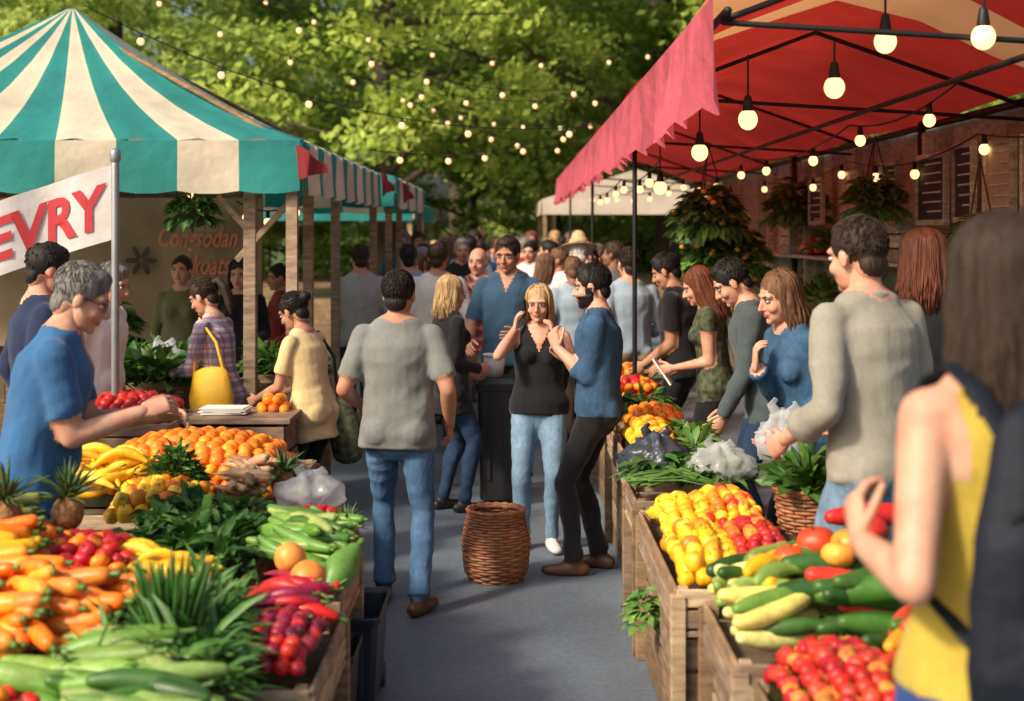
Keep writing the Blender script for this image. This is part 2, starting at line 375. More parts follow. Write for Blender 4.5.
    if hs in('long','mid','bob'):
        Lh={'long':.21,'mid':.13,'bob':.06}[hs]
        hpts+=[ellipsoid((0,-.065,-.03-Lh*.35),(.078,.044,.06+Lh*.7))]
        for sx in(-1,1): hpts.append(tube([V3(sx*.070,-.02,.05),V3(sx*.080,-.01,-.03),V3(sx*.078,-.02,-.05-Lh)],[.020,.023,.010],8))
    if hs=='pony': hpts.append(tube([V3(0,-.10,.05),V3(0,-.145,.055),V3(0,-.165,-.01),V3(0,-.15,-.13),V3(0,-.135,-.19)],[.024,.026,.032,.024,.006],10))
    if hs=='bun': hpts.append(ellipsoid((0,-.125,.045),(.04,.038,.038)))
    vx,fx,nx=remesh(hpts,.0065 if hq else .01,1)
    ang=np.arctan2(vx[:,0],-vx[:,1]); 
    vx=vx+nx*(np.sin(ang*40+vx[:,2]*25+2*np.sin(vx[:,2]*40))*.0009+wrk(vx*2)*.0018)[:,None]
    mb.add(Rt(vx),fx.tolist(),4)
    near=Y<4
    nl=((520 if near else 230) if hq else 50) if hs in('long','mid','bob') else ((900 if hq else 90) if hs in('short','pony','bun') else 0)
    for i in range(nl):
        if hs in('long','mid','bob'):
            ph=math.radians(random.uniform(-122,122)); Lx=Lh+random.uniform(.0,.09); e0=82 if abs(ph)<1.6 else 70
            wv=random.uniform(-.014,.014); pts=[]; kk=1.02+random.uniform(-.01,.04); w1=random.uniform(0,6)
            for e in np.linspace(e0,-10,6):
                er=math.radians(e); k=kk
                pts.append(hc+V3(hr_[0]*math.cos(er)*math.sin(ph)*k,-hr_[1]*math.cos(er)*math.cos(ph)*k,hr_[2]*math.sin(er)*k))
            b=pts[-1]
            for q in (.2,.4,.6,.8,1.): pts.append(b+V3(b[0]*.10*q+wv*math.sin(q*6+w1)*q,-.01*q+abs(wv)*math.cos(q*7+w1)*q,-Lx*q))
            rr_=(.0036 if near else .0048) if hq else .008
            v,f=tube(pts,[rr_*.6]+[rr_]*8+[rr_*.8,rr_*.3],4,rs=False,re=False); mb.add(Rt(v),f,4)
        else:
            e=math.radians(random.uniform(-25,88)); ph=math.radians(random.uniform(-180,180))
            if abs(ph)>1.75 and e<.8: continue
            p=hc+V3(hr_[0]*math.cos(e)*math.sin(ph),-hr_[1]*math.cos(e)*math.cos(ph),hr_[2]*math.sin(e))*1.0
            nn=nz((p-hc)/hr_**2)
            if hs=='short': tg=nz(p-(hc+V3(.01,-.06,.10)))+np.random.normal(size=3)*.2
            else: tg=nz(V3(0,-.12,.04)-p)+np.random.normal(size=3)*.05
            tg=nz(tg-nn*np.dot(tg,nn)); l=random.uniform(.018,.032)
            if hs=='short' and e<.3: l*=.6
            w_=.0021 if hq else .0035
            v,f=tube([p-nn*.002,p+tg*l*.5+nn*.002,p+tg*l+nn*.0005],[w_,w_,w_*.3],3,rs=False,re=False); mb.add(Rt(v),f,4)
    if hat is not None:
        v,f=tube([V3(0,-.01,.062),V3(0,-.01,.068)],[(.16,.175),(.155,.17)],28,ref=V3(1,0,0),rs=False,re=False); mb.add(Rt(v),f,10)
        v,f=tube([V3(0,-.01,.06),V3(0,-.01,.12),V3(0,-.01,.15)],[(.09,.105),(.082,.095),(.06,.075)],20,ref=V3(1,0,0),rs=False); mb.add(Rt(v),f,10)
        v,f=tube([V3(0,-.01,.07),V3(0,-.01,.09)],[(.0925,.107),(.0905,.105)],20,ref=V3(1,0,0),rs=False,re=False); mb.add(Rt(v),f,9)
    if extra: extra(mb,T,arm,dict(P0=P0,HC=HC,SL=SL,SR=SR,fwd=fwd,rgt=rgt,u=u))
    mats=[skin,shirt,pants,shoes,hair,LIP,EYW,EYI,inner or shirt,METB,hat or METB]+list(exm)
    return mb.build(name,mats,(X,Y,0),yaw,h/1.7)
GREYT=cloth((.18,.19,.185)); YEL=cloth((.62,.48,.25)); POLO=cloth((.035,.12,.27)); TAUPE=cloth((.27,.26,.215)); SLATE=cloth((.065,.085,.095)); WHT=cloth((.68,.66,.62)); LBLUE=cloth((.28,.36,.44)); MAR=cloth((.22,.03,.03)); MUST=cloth((.42,.31,.05)); ROYAL=cloth((.015,.05,.20)); LGREY=cloth((.42,.43,.40)); TEALB=cloth((.035,.075,.13)); WINE=cloth((.15,.04,.06)); OLIV=cloth((.14,.13,.07))
PLD=plaid('plaid_shirt_red_blue',(.55,.5,.5),(.12,.10,.22),(.35,.05,.08)); PLD2=plaid('plaid_shirt_red',(.5,.12,.1),(.15,.04,.05),(.6,.5,.45)); FLO=mat('floral_skirt',(.05,.06,.03),.8,.9,30,.3,20)
YBAG=mat('yellow_bag',(.75,.42,.02),.6,.08,10,.4,12,bd=.02); NAVB=mat('navy_nylon',(.007,.010,.018),.7,.15,20,.5,14,bd=.02,spec=.25)
STRAW=mat('straw',(.5,.38,.2),.8,.3,60,.5,90)
PAPER=mat('paper',(.75,.74,.7),.8,.04,10,0)
# --- main figures
person('man_in_grey_tshirt',-.56,7.0,-4,1.68,bulk=1.06,shirt=GREYT,pants=JEAN,shoes=SHB,skin=SK2,hair=HB,hs='short',sleeve=.78,hem=-.13,hy=8,
       lf=(-.09,.12,0),rf=(.12,-.14,.0,20),lh=(-.22,.16,.99),rh=(.25,.07,.90),lhn=(.6,-.6,0))
def floral(mb,T,arm,j):
    v,f=tube([T(.13,-.10,-.0),T(.16,-.10,-.15),T(.17,-.09,-.32)],[(.05,.09),(.09,.12),(.07,.11)],14,ref=j['rgt']); mb.add(v,f,11)
    v,f=tube([T(.13,-.1,.0),T(.13,-.12,.3),j['SR']+V3(0,0,.05)],[.008,.012,.012],6); mb.add(v,f,2)
person('woman_in_yellow_top',-1.15,8.15,62,1.54,fem=True,shirt=YEL,pants=BLK,hair=HB,skin=SK2,hs='bun',sleeve=.7,hem=-.20,lean=10,hp=22,
       lh=(-.12,.34,.98),rh=(.16,.32,1.0),extra=floral,exm=(FLO,),bulk=1.05)
def ybag(mb,T,arm,j):
    v,f=tube([T(-.20,-.06,.12),T(-.22,-.06,-.02),T(-.22,-.06,-.16)],[(.05,.13),(.07,.16),(.06,.155)],14,ref=j['rgt']); mb.add(v,f,11)
    v,f=tube([T(-.20,.06,.13),T(-.19,.04,.32),j['SL']+V3(0,.02,.055),T(-.19,-.12,.32),T(-.20,-.16,.13)],[.011]*5,6); mb.add(v,f,11)
person('woman_in_plaid_shirt',-1.80,8.75,70,1.60,fem=True,shirt=PLD,pants=JEAND,hair=HD,hs='pony',sleeve=1.7,lean=7,hp=22,lh=(-.10,.34,1.05),rh=(.14,.34,1.08),extra=ybag,exm=(YBAG,))
person('man_in_blue_polo',-1.74,5.22,-78,1.78,bulk=1.08,shirt=POLO,pants=NAVY,hair=HG,skin=SK1,hs='short',sleeve=.75,neck='collar',lean=12,hp=18,
       lh=(-.10,.40,1.10),rh=(.11,.36,1.14),lhn=(.6,.2,-.6),rhn=(-.7,.2,-.5),curl=38,le=(-.2,-.7,-.9),re=(.2,-.8,-.8),glasses=True)
person('man_in_navy_jacket',-2.30,6.9,-60,1.82,shirt=NAVY,pants=BLK,hair=HB,sleeve=2,hp=15,hq=False)
person('man_in_white_tshirt',-2.42,8.3,-100,1.70,shirt=WHT,pants=JEAND,hair=HG,sleeve=.7,bulk=1.1,lean=6,hp=15)
person('woman_in_black_cardigan',-.42,9.4,-62,1.58,fem=True,shirt=BLK,inner=WHT,pants=JEAND,shoes=SHK,hair=HL,hs='mid',sleeve=2,hem=-.22,hp=5,jac=.006,
       lh=(-.08,.20,.98),rh=(.10,.20,1.02),le=(-.2,-.7,-.8),re=(.2,-.7,-.8),rf=(.09,.08,0),bulk=1.04,glasses=True)
person('man_in_blue_shirt',-.02,10.2,170,1.84,shirt=TEALB,pants=BLK,hair=HD,skin=SK2,sleeve=.85,neck='collar',bulk=1.05,hy=8,hp=10,
       lh=(-.1,.24,1.05),rh=(.22,.26,1.0),rhn=(-.6,0,-.6))
def phone(mb,T,arm,j):
    v,f=box(j['HC']+V3(.098,.01,-.03),(.01,.07,.13)); mb.add(v,f,9,smooth=False)
person('woman_in_black_top',.16,8.3,178,1.56,fem=True,bulk=1.08,shirt=BLK,pants=JEANL,shoes=SHW,hair=HL,skin=SK1,hs='mid',sleeve=.0,neck='v',hem=-.06,glasses=True,hp=5,hy=8,
       lh=(-.10,.19,1.36),rh=(.155,.07,1.40),lhd=(.25,-.15,.95),rhd=(-.15,-.05,1),lhn=(.9,-.3,0),rhn=(-.9,-.1,0),le=(-.5,.3,-1),re=(.35,.1,-1),curl=24,
       lf=(-.08,.05,0,-12),rf=(.10,.0,0,18),extra=phone)
person('man_in_denim_shirt',.47,7.72,80,1.70,bulk=1.0,shirt=DENIM,pants=BLK,shoes=SHB,hair=HB,skin=SK1,hs='short',beard=True,sleeve=1.35,neck='collar',hem=-.06,hp=10,hy=0,
       lh=(-.05,.22,1.22),rh=(.10,.21,1.16),lhd=(.25,.35,.9),rhd=(-.35,.5,.6),lhn=(.8,-.4,0),rhn=(-.6,-.5,.2),curl=45,lf=(-.10,.12,0),rf=(.10,-.0,0,14),le=(-.25,-.5,-.9),re=(.25,-.5,-.9))
person('man_in_light_blue_shirt',.90,10.9,20,1.75,shirt=LBLUE,pants=KHK,hair=HD,sleeve=1.5,hem=-.02,rh=(.2,.2,1.0),bulk=1.03)
EB=(-.15,-.9,-.6); EB2=(.15,-.9,-.6)
person('man_in_black_tshirt',1.16,9.8,70,1.74,shirt=BLK,pants=BLK,hair=HB,skin=SK2,sleeve=.7,hp=22,lean=5,lh=(-.12,.22,.92),rh=(.16,.18,.90),le=EB,re=EB2,bulk=1.02)
def papers(mb,T,arm,j):
    v,f=box(T(-.02,.33,.10),(.16,.012,.2),rotm('X',-35)); mb.add(v,f,11,smooth=False)
person('woman_with_auburn_hair',1.27,8.95,80,1.66,fem=True,shirt=FLO,pants=BLK,hair=HR,hs='long',sleeve=.3,hp=20,lean=6,lh=(-.08,.26,1.02),rh=(.08,.24,1.0),le=EB,re=EB2,skin=SK1,extra=papers,exm=(PAPER,))
person('man_in_slate_sweater',1.36,7.7,85,1.76,shirt=SLATE,pants=JEAND,hair=HB,skin=SK1,sleeve=2,hp=28,lean=12,lh=(-.15,.22,.84),rh=(.18,.18,.84),le=EB,re=EB2)
person('woman_in_denim_jacket',1.40,6.65,112,1.72,fem=True,shirt=DENIM,pants=BLK,hair=HN,hs='mid',sleeve=1.9,hp=6,lean=18,hy=5,
       lh=(-.10,.24,.92),rh=(.0,.30,1.22),rhd=(-.1,.05,.9),rhn=(-.3,-.9,0),le=(-.2,-.8,-.6),re=(.2,-.5,-.9),bulk=1.04,jac=.006,curl=40)
person('man_in_taupe_shirt',1.30,5.10,30,1.93,shirt=TAUPE,pants=JEANL,hair=HD,skin=SK1,sleeve=1.6,hem=-.07,lean=5,hp=8,hy=-8,bulk=.98,neck='collar',
       lh=(-.22,.17,.97),rh=(.15,.24,1.0),le=(-.3,-.9,-.5))
person('woman_with_red_hair',1.74,6.0,-20,1.88,fem=True,shirt=BLK,pants=BLK,hair=HR,hs='mid',sleeve=2,hy=30)
def bpack(mb,T,arm,j):
    parts=[tube([T(0,-.16,-.09),T(0,-.18,.05),T(0,-.18,.25),T(0,-.15,.42)],[(.15,.07),(.175,.09),(.165,.08),(.11,.05)],18,ref=j['rgt']),
           tube([T(0,-.25,-.05),T(0,-.26,.12)],[(.11,.035),(.12,.035)],14,ref=j['rgt'])]
    V,F,N=remesh(parts,.009,3); mb.add(V+N*(folds(V)*.004)[:,None],F.tolist(),11)
    for sx,S in((-1,j['SL']),(1,j['SR'])):
        k=sx*.10
        pts=[T(k*.9,-.14,.41),T(k,-.08,.475),T(k,-.01,.505),T(k,.06,.475),T(k*1.05,.115,.38),T(k*1.1,.13,.28),T(k*1.45,.055,.18),T(k*1.45,-.04,.12),T(k*1.2,-.13,.06)]
        mb.add(*tube(pts,[(.022,.006)]*5+[(.016,.005)]*4,8,ref=j['rgt']),11)
    mb.add(*tube([T(-.03,-.15,.44),T(-.03,-.17,.49),T(.03,-.17,.49),T(.03,-.15,.44)],[.006]*4,6),11)
    mb.add(*tube([T(-.12,-.275,.14),T(0,-.30,.17),T(.12,-.275,.14)],[.004]*3,5),9)
    mb.add(*tube([T(-.14,-.22,.30),T(0,-.265,.34),T(.14,-.22,.30)],[.004]*3,5),9)
person('woman_with_backpack',.92,2.66,14,1.90,fem=True,bulk=1.03,shirt=MUST,pants=ROYAL,hair=HD,skin=SK1,hs='long',sleeve=0,neck='tank',hem=-.02,hy=8,hp=4,
       lh=(-.19,.14,1.12),lhd=(.1,.5,.75),lhn=(.9,.0,0),le=(-.25,-.9,-.5),rh=(.2,.1,.95),extra=bpack,exm=(NAVB,),skirt=(.45,.2),curl=45)
# --- crowd
cr=[(-1.32,12.4,20,1.76,0,LGREY,JEAND,HD,'short'),(-1.50,14.5,150,1.70,0,MAR,BLK,HB,'short'),(-1.95,12.0,100,1.6,1,MAR,BLK,HB,'bun'),(-2.1,11.0,-160,1.66,1,BLK,BLK,HB,'mid'),
(-.95,13.0,-20,1.76,0,LBLUE,KHK,HB,'short'),(-.62,11.8,5,1.78,0,WHT,BLK,HD,'short'),(-1.0,16,170,1.74,0,MAR,JEAN,HD,'short'),(-.55,15.5,175,1.8,0,BLK,JEAN,HG,'short'),
(-.28,12.0,170,1.74,0,PLD2,KHK,HG,'bald'),(-.40,17.5,10,1.78,0,ROYAL,BLK,HD,'short'),(-.05,14.5,0,1.72,1,MUST,BLK,HL,'mid'),(.22,16.5,160,1.76,0,WHT,JEAN,HB,'short'),
(.30,13.5,-10,1.66,1,WHT,BLK,HN,'long'),(.60,12.6,15,1.80,0,WHT,KHK,HW,'short'),(.80,14.8,170,1.72,1,YEL,BLK,HB,'bob'),(.95,13.2,40,1.78,0,GREYT,JEAN,HD,'short'),
(.05,19,0,1.8,0,LGREY,BLK,HG,'short'),(-.7,20,170,1.76,0,BLK,BLK,HD,'short'),(.5,20,0,1.7,1,MAR,BLK,HR,'mid'),(.9,18,180,1.8,0,LBLUE,BLK,HD,'short'),(-1.15,19,0,1.74,1,WHT,BLK,HL,'mid'),
(-.3,24,0,1.8,0,MAR,BLK,HD,'short'),(.3,25,180,1.75,0,WHT,BLK,HD,'short'),(.85,24,0,1.8,0,SLATE,BLK,HB,'short'),(-1,25,180,1.75,1,PLD2,BLK,HL,'mid'),(1.2,16.5,60,1.75,0,NAVY,BLK,HD,'short'),(-2.6,11.2,170,1.68,1,OLIV,BLK,HD,'bun'),
(0,30,0,1.8,0,BLK,BLK,HD,'short'),(.7,29,0,1.75,0,WHT,BLK,HG,'short'),(-.7,30,0,1.75,0,LBLUE,BLK,HD,'short'),(-1.3,28,0,1.75,0,GREYT,BLK,HD,'short')]
rc=random.Random(11)
for _ in range(900):
    if len(cr)>70: break
    x=rc.uniform(-1.35,1.15); y=rc.uniform(11.6,27)
    if y<15 and x>.7: continue
    if min(math.hypot(x-c[0],y-c[1]) for c in cr)<.54: continue
    fm=rc.random()<.45; cr.append((x,y,rc.choice([0,180,175,10,90,-90]),rc.uniform(1.66,1.9),int(fm),rc.choice([WHT,LBLUE,MAR,LGREY,BLK,WINE,PLD2,TEALB,OLIV,GREYT]),BLK,rc.choice([HD,HB,HL,HN,HG,HR]),rc.choice(['mid','bob','pony','long']) if fm else 'short'))
for i,(x,y,yw,h,fm,sh_,pn,hr,hs) in enumerate(cr):
    person('woman_shopper' if fm else 'man_shopper',x,y,yw+random.uniform(-15,15),h,fem=bool(fm),shirt=sh_,pants=pn,hair=hr,hs=hs,sleeve=random.choice([.7,1.4,2]),hq=False,hat=STRAW if i==13 else None,
      skin=random.choice([SK1,SK1,SK2,SK3]),hp=random.uniform(-5,15),hy=random.uniform(-25,25),bulk=random.uniform(1,1.08),lh=(-.12,.22,1.05) if R()<.4 else None,rf=(.1,random.uniform(-.15,.1),0))
# ------------------------------------------------------------ ground
def sheet(name,x0,x1,y0,y1,z,m):
    mb=MB(); mb.add([(x0,y0,z),(x1,y0,z),(x1,y1,z),(x0,y1,z)],[(0,1,2,3)],0,smooth=False); return mb.build(name,[m])
sheet('ground',-300,300,-100,500,-.004,mat('ground_paving',(.16,.15,.13),.9,.2,3,.3,40))
sheet('grass_verge',-300,300,34,500,.0,mat('grass',(.06,.10,.02),.95,.3,6,.6,60))
sheet('street_asphalt',-7,8,-30,60,.004,mat('asphalt_blue_grey',(.125,.155,.195),.48,.18,35,.4,150,bd=.005,var2=.3,ns2=.8,spec=.5))
# ------------------------------------------------------------ wood / crates
WOOD=mat('weathered_wood',None,.75,.35,9,.5,30,stretch=(1,1,5),bd=.004,spec=.3,var2=.2,ns2=3)
WC=[(.30,.20,.11),(.25,.16,.09),(.36,.26,.16),(.22,.15,.10),(.29,.21,.14)]
def wc(k=1): c=random.choice(WC); f=random.uniform(.7,1.2)*k; return tuple(a*f for a in c)
def plank(mb,c,s,Rm=None,k=1,m=0): v,f=box(c,s,Rm); mb.add(v,f,m,wc(k),smooth=False)
def crate(mb,x0,x1,y0,y1,z0,z1,n=3,k=1):
    w=x1-x0;d=y1-y0;h=z1-z0;t=.014; cx=(x0+x1)/2;cy=(y0+y1)/2
    for x in(x0+.02,x1-.02):
        for y in(y0+.02,y1-.02): plank(mb,(x,y,(z0+z1)/2),(.035,.035,h),k=k)
    sh=h/n
    for i in range(n):
        z=z0+sh*(i+.5); j=lambda:random.uniform(-.003,.003); q=lambda: rotm('Y',random.gauss(0,.35)); q2=lambda: rotm('X',random.gauss(0,.35))
        plank(mb,(cx,y0-t/2+j(),z),(w+.01,t,sh*.86),q(),k=k); plank(mb,(cx,y1+t/2+j(),z),(w+.01,t,sh*.86),k=k)
        plank(mb,(x0-t/2+j(),cy,z),(t,d-.004,sh*.86),q2(),k=k); plank(mb,(x1+t/2+j(),cy,z),(t,d-.004,sh*.86),k=k)
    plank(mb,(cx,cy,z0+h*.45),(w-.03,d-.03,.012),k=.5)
def stand(name,x0,x1,y0,y1,z,levels=1,k=1):
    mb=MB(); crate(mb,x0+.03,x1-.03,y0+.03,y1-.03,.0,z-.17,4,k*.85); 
    for x in (x0+.0,x1-.0):
        for y in (y0+.0,y1): plank(mb,(x,y,(z-.02)/2),(.05,.05,z-.03),k=k*.9)
    plank(mb,((x0+x1)/2,(y0+y1)/2,z-.155),(x1-x0+.03,y1-y0+.03,.02),k=k)
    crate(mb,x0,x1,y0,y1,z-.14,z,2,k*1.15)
    return mb.build(name,[WOOD],bevel=.003)
# ------------------------------------------------------------ produce
PROD=mat('produce_skin',None,.42,.25,14,.15,50,spec=.42,bd=.003,sss=.04,var2=.14,ns2=60); LEAF=mat('leafy_green',None,.5,.3,25,.3,60,transl=.3,bd=.004)
def t_round(dim=.12,sq=.92,lobes=0,stem=True,tall=1):
    V,F=ellipsoid((0,0,0),(1,1,sq),14,9); V=V.copy(); r=np.hypot(V[:,0],V[:,1]); a=np.arctan2(V[:,1],V[:,0])
    V[:,2]-=np.where(V[:,2]>0,1,-.5)*dim*2*np.exp(-(r/.3)**2)
    if lobes: 
        k=1+.10*np.cos(a*lobes); V[:,0]*=k;V[:,1]*=k
    V[:,2]*=tall
    m=np.zeros(len(V)); F=list(F)
    if stem:
        v,f=tube([V3(0,0,.6*sq*tall),V3(.05,.03,.95*sq*tall),V3(.1,.05,1.12*sq*tall)],[.07,.05,.06],5); k=len(V); V=np.vstack([V,v]); F+= [tuple(i+k for i in q) for q in f]; m=np.concatenate([m,np.ones(len(v))])
    return V,F,m
def t_long(L,prof,bend=0,n=9,stem=.12,k=9):
    xs=np.linspace(-.5,.5,k); r=np.interp(xs,np.linspace(-.5,.5,len(prof)),prof); pts=[V3(x*L,bend*L*(x*x*4-1)*-.5,0) for x in xs]
    V,F=tube(pts,r,n); m=np.zeros(len(V)); F=list(F)
    if stem:
        e=pts[-1]; d=nz(pts[-1]-pts[-2]); v,f=tube([e,e+d*(r[-1]+.6*stem*L*.5),e+d*(r[-1]+stem*L)],[r[-1]*.55,r[-1]*.35,r[-1]*.42],6); q=len(V); V=np.vstack([V,v]); F+=[tuple(i+q for i in g) for g in f]; m=np.concatenate([m,np.ones(len(v))])
    return V,F,m
APP=t_round(.13,.92); TOM=t_round(.1,.8,5); ORA=t_round(.04,.97,stem=False); PEP=t_round(.16,.95,4,True,1.15); LEM=t_long(.075,[.006,.026,.031,.026,.006],0,10,0)
ZUC=t_long(.27,[.018,.028,.03,.03,.026,.018],.12); CUC=t_long(.24,[.012,.022,.023,.022,.014],.1,stem=.03); CAR=t_long(.2,[.003,.012,.019,.022,.018],.05,stem=.06)
SQU=t_long(.2,[.02,.034,.036,.026,.018,.013],.22); BAN=t_long(.19,[.006,.017,.019,.018,.008],.5,8,.1); CHI=t_long(.15,[.003,.012,.017,.02,.012],.25); BIGZ=t_long(.36,[.026,.04,.044,.042,.036,.026],.06,12)
GRN=(.10,.2,.03)
def put(mb,T_,p,s,Rm,col,stem=GRN):
    V,F,m=T_; C=np.where(m[:,None]>0,np.array(stem)*.8,np.array(col)); mb.add(V*s@Rm.T+np.array(p),F,0,C)
def rr(yaw=None,tilt=25):
    if yaw is None: yaw=R()*360
    return rotm('Z',yaw)@rotm('X',random.gauss(0,tilt))@rotm('Y',random.gauss(0,tilt))
def var(c,v=.15): f=1+random.uniform(-v,v); return tuple(max(0,a*f*(1+random.uniform(-v,v)*.4)) for a in c)
def heapz(x,y,x0,x1,y0,y1,h):
    u=(x-x0)/(x1-x0)*2-1; v=(y-y0)/(y1-y0)*2-1; return h*max(0,(1-abs(u)**2.6))*max(0,(1-abs(v)**2.6))
def pile(name,Ts,x0,x1,y0,y1,z,heap,size,cols,long=None,mb=None,tilt=25,w=None,extra=2):
    own=mb is None
    if own: mb=MB()
    Ts=Ts if isinstance(Ts,list) else [Ts]
    if long is None:
        sp=size*1.75
        for L in range(extra):
            y=y0+size*(.8+L*.9)
            while y<y1-size*.5:
                x=x0+size*(.8+L*.9+R()*.3)
                while x<x1-size*.5:
                    s=size*random.uniform(.85,1.12); hz=heapz(x,y,x0,x1,y0,y1,heap); T_=random.choice(Ts); s2=s/.031 if T_ is LEM else s
                    if L==0 or hz>heap*.25: put(mb,T_,(x+random.uniform(-.2,.2)*size,y+random.uniform(-.2,.2)*size,z+hz+L*size*1.1-size*.3),s2,rr(None,tilt),var(random.choice(cols),.2))
                    x+=sp*random.uniform(.95,1.1)
                y+=sp*.92
    else:
        ang,ll,ww=long; a=math.radians(ang); n=int((x1-x0)*(y1-y0)/(ll*ww)*2.6*extra/2)+3
        for i in range(n):
            x=random.uniform(x0+ll*.3*abs(math.cos(a))+ww*.5,x1-ll*.3*abs(math.cos(a))-ww*.5) if x1-x0>ll*.7*abs(math.cos(a))+ww else (x0+x1)/2
            y=random.uniform(y0+ll*.3*abs(math.sin(a))+ww*.5,y1-ll*.3*abs(math.sin(a))-ww*.5) if y1-y0>ll*.7*abs(math.sin(a))+ww else (y0+y1)/2
            put(mb,random.choice(Ts),(x,y,z+heapz(x,y,x0,x1,y0,y1,heap)+(i/n)*ww*1.4*extra/2),size*random.uniform(.8,1.15),rotm('Z',ang+random.gauss(0,15))@rotm('Y',random.gauss(0,8))@rotm('X',R()*360),var(random.choice(cols),.2))
    if own:
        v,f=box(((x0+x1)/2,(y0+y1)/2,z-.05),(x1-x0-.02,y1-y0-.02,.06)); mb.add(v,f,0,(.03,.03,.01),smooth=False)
        return mb.build(name,[PROD])
def leaves(mb,c,Rx,H,n,L,W,cols,up=.5,flat=0,m=0):
    for i in range(n):
        a=R()*2*math.pi; q=math.sqrt(R()); ca=V3(math.cos(a),math.sin(a),0)
        p=np.array(c)+ca*Rx*q*.75+V3(0,0,H*(1-q*q)*random.uniform(.5,1)); l=L*random.uniform(.7,1.25); w=W*random.uniform(.7,1.2)
        d=nz(ca*(q+.25)+V3(random.gauss(0,.35),random.gauss(0,.35),up*random.uniform(.3,1.6))); s=nz(np.cross(d,V3(random.gauss(0,.4),random.gauss(0,.4),1)));n_=np.cross(s,d)
        V=[];wf=(.25,.9,1.0,.05)
        for k in range(4):
            V+= [p-s*w*wf[k]+n_*w*.35*wf[k],p.copy(),p+s*w*wf[k]+n_*w*.35*wf[k]]
            p=p+d*l/3; d=nz(d+V3(0,0,-.32)+np.random.normal(size=3)*.12)
        F=[]
        for k in range(3): F+=[(k*3,k*3+1,k*3+4,k*3+3),(k*3+1,k*3+2,k*3+5,k*3+4)]
        mb.add(V,F,m,var(random.choice(cols),.25))
GR1=[(.055,.15,.025),(.035,.10,.02),(.08,.19,.035)]; GR2=[(.10,.22,.03),(.15,.27,.05),(.06,.15,.02)]
OR=[(.85,.22,.01),(.9,.30,.02),(.8,.17,.01)]; RED=[(.5,.015,.012),(.6,.03,.02),(.42,.01,.02)]; YL=[(.85,.5,.02),(.9,.58,.05),(.8,.42,.01)]; DG=[(.03,.09,.015),(.05,.14,.02)]; LG=[(.20,.32,.06),(.28,.38,.10),(.13,.26,.04)]; PUR=[(.3,.015,.05),(.4,.03,.06),(.22,.01,.05)]
# right side stands
stand('wooden_produce_stand',.68,1.22,3.12,3.92,.62); stand('wooden_produce_stand',.64,1.30,4.0,4.68,.64); stand('wooden_produce_stand',.56,1.02,4.8,6.15,.65)
stand('wooden_produce_stand',1.08,1.36,5.62,5.95,.62); stand('wooden_produce_stand',.58,1.0,6.85,8.5,.72); stand('wooden_produce_stand',.60,.98,8.7,10.4,.74)
pile('apple_pile',[APP,TOM],.69,1.0,3.13,3.93,.64,.13,.027,RED+[(.6,.2,.04),(.55,.05,.03)])
pile('zucchini_pile',ZUC,.94,1.22,3.2,3.93,.68,.11,1,DG+[(.8,.3,.02),(.5,.05,.02)],long=(50,.27,.06))
mb=MB(); pile('',ZUC,.66,.90,4.02,4.66,.64,.07,1,LG+DG+[(.75,.6,.15),(.6,.55,.2)],long=(20,.27,.06),mb=mb); pile('',BIGZ,.86,1.28,4.02,4.66,.66,.07,.9,DG+DG+[(.5,.03,.02)],long=(5,.36,.09),mb=mb); pile('',SQU,.70,.95,4.2,4.66,.70,.04,.9,LG+YL,long=(40,.2,.07),mb=mb)
for p,s,c in(((.96,4.50,.87),.062,(.62,.06,.02)),((1.05,4.44,.88),.055,(.85,.3,.03)),((1.14,4.54,.90),.06,(.55,.03,.02)),((.87,4.46,.83),.05,(.7,.08,.02)),((1.0,4.36,.86),.05,(.85,.35,.05)),((1.1,4.34,.88),.05,(.6,.05,.02))): put(mb,TOM,p,s,rr(None,8),c)
put(mb,BIGZ,(1.19,4.62,.93),.9,rotm('Z',10),(.5,.02,.02)); put(mb,BIGZ,(1.16,4.46,.84),1.0,rotm('Z',-4),(.03,.09,.02)); put(mb,BIGZ,(.78,4.62,.77),.9,rotm('Z',30),(.02,.07,.015)); put(mb,BIGZ,(1.0,4.2,.79),1.1,rotm('Z',4),(.02,.07,.015))
mb.build('squash_and_zucchini_pile',[PROD])
mb=MB(); pile('',PEP,.57,.78,4.84,5.45,.66,.08,.034,YL+YL+OR[:2],mb=mb); pile('',LEM,.58,.78,5.4,6.05,.66,.08,.030,YL,mb=mb,tilt=50); pile('',APP,.76,1.0,4.85,5.5,.66,.10,.026,RED+[(.8,.2,.03)],mb=mb); pile('',APP,.72,1.0,5.45,6.1,.68,.09,.026,YL+OR+RED[:2]+[(.8,.2,.03)],mb=mb)
mb.build('pepper_lemon_and_tomato_pile',[PROD])
pile('orange_pile',ORA,.6,.84,6.9,7.9,.74,.08,.034,OR+YL); pile('lemon_pile',APP,.66,.98,7.9,8.5,.74,.07,.032,OR)
mb=MB()
for x,y in((.9,7.0),(.93,7.25),(.9,7.5),(.66,8.8),(.85,8.9),(.7,9.6),(.88,9.8),(.75,10.2),(.66,6.45),(.8,6.5),(.9,6.4)): leaves(mb,(x,y,.74),.12,.09,70,.13,.02,GR1+GR2,.3)
mb.build('leafy_greens',[LEAF])
pile('tomato_pile',TOM,.62,.96,9.1,9.5,.78,.08,.034,RED+OR); pile('orange_pile',ORA,.62,.96,9.95,10.3,.78,.08,.036,OR)
mb=MB()
for i in range(60): 
    x=random.uniform(.5,.62); y=6.2+R()*.12; mb.add(*tube([V3(x,y,.73+R()*.05),V3(x+.16,y+.03,.76+R()*.05),V3(x+.34,y+R()*.1-.05,.745)],[.006,.004,.002],5),0,var((.12,.25,.05)))
mb.build('green_onion_bunch',[LEAF])
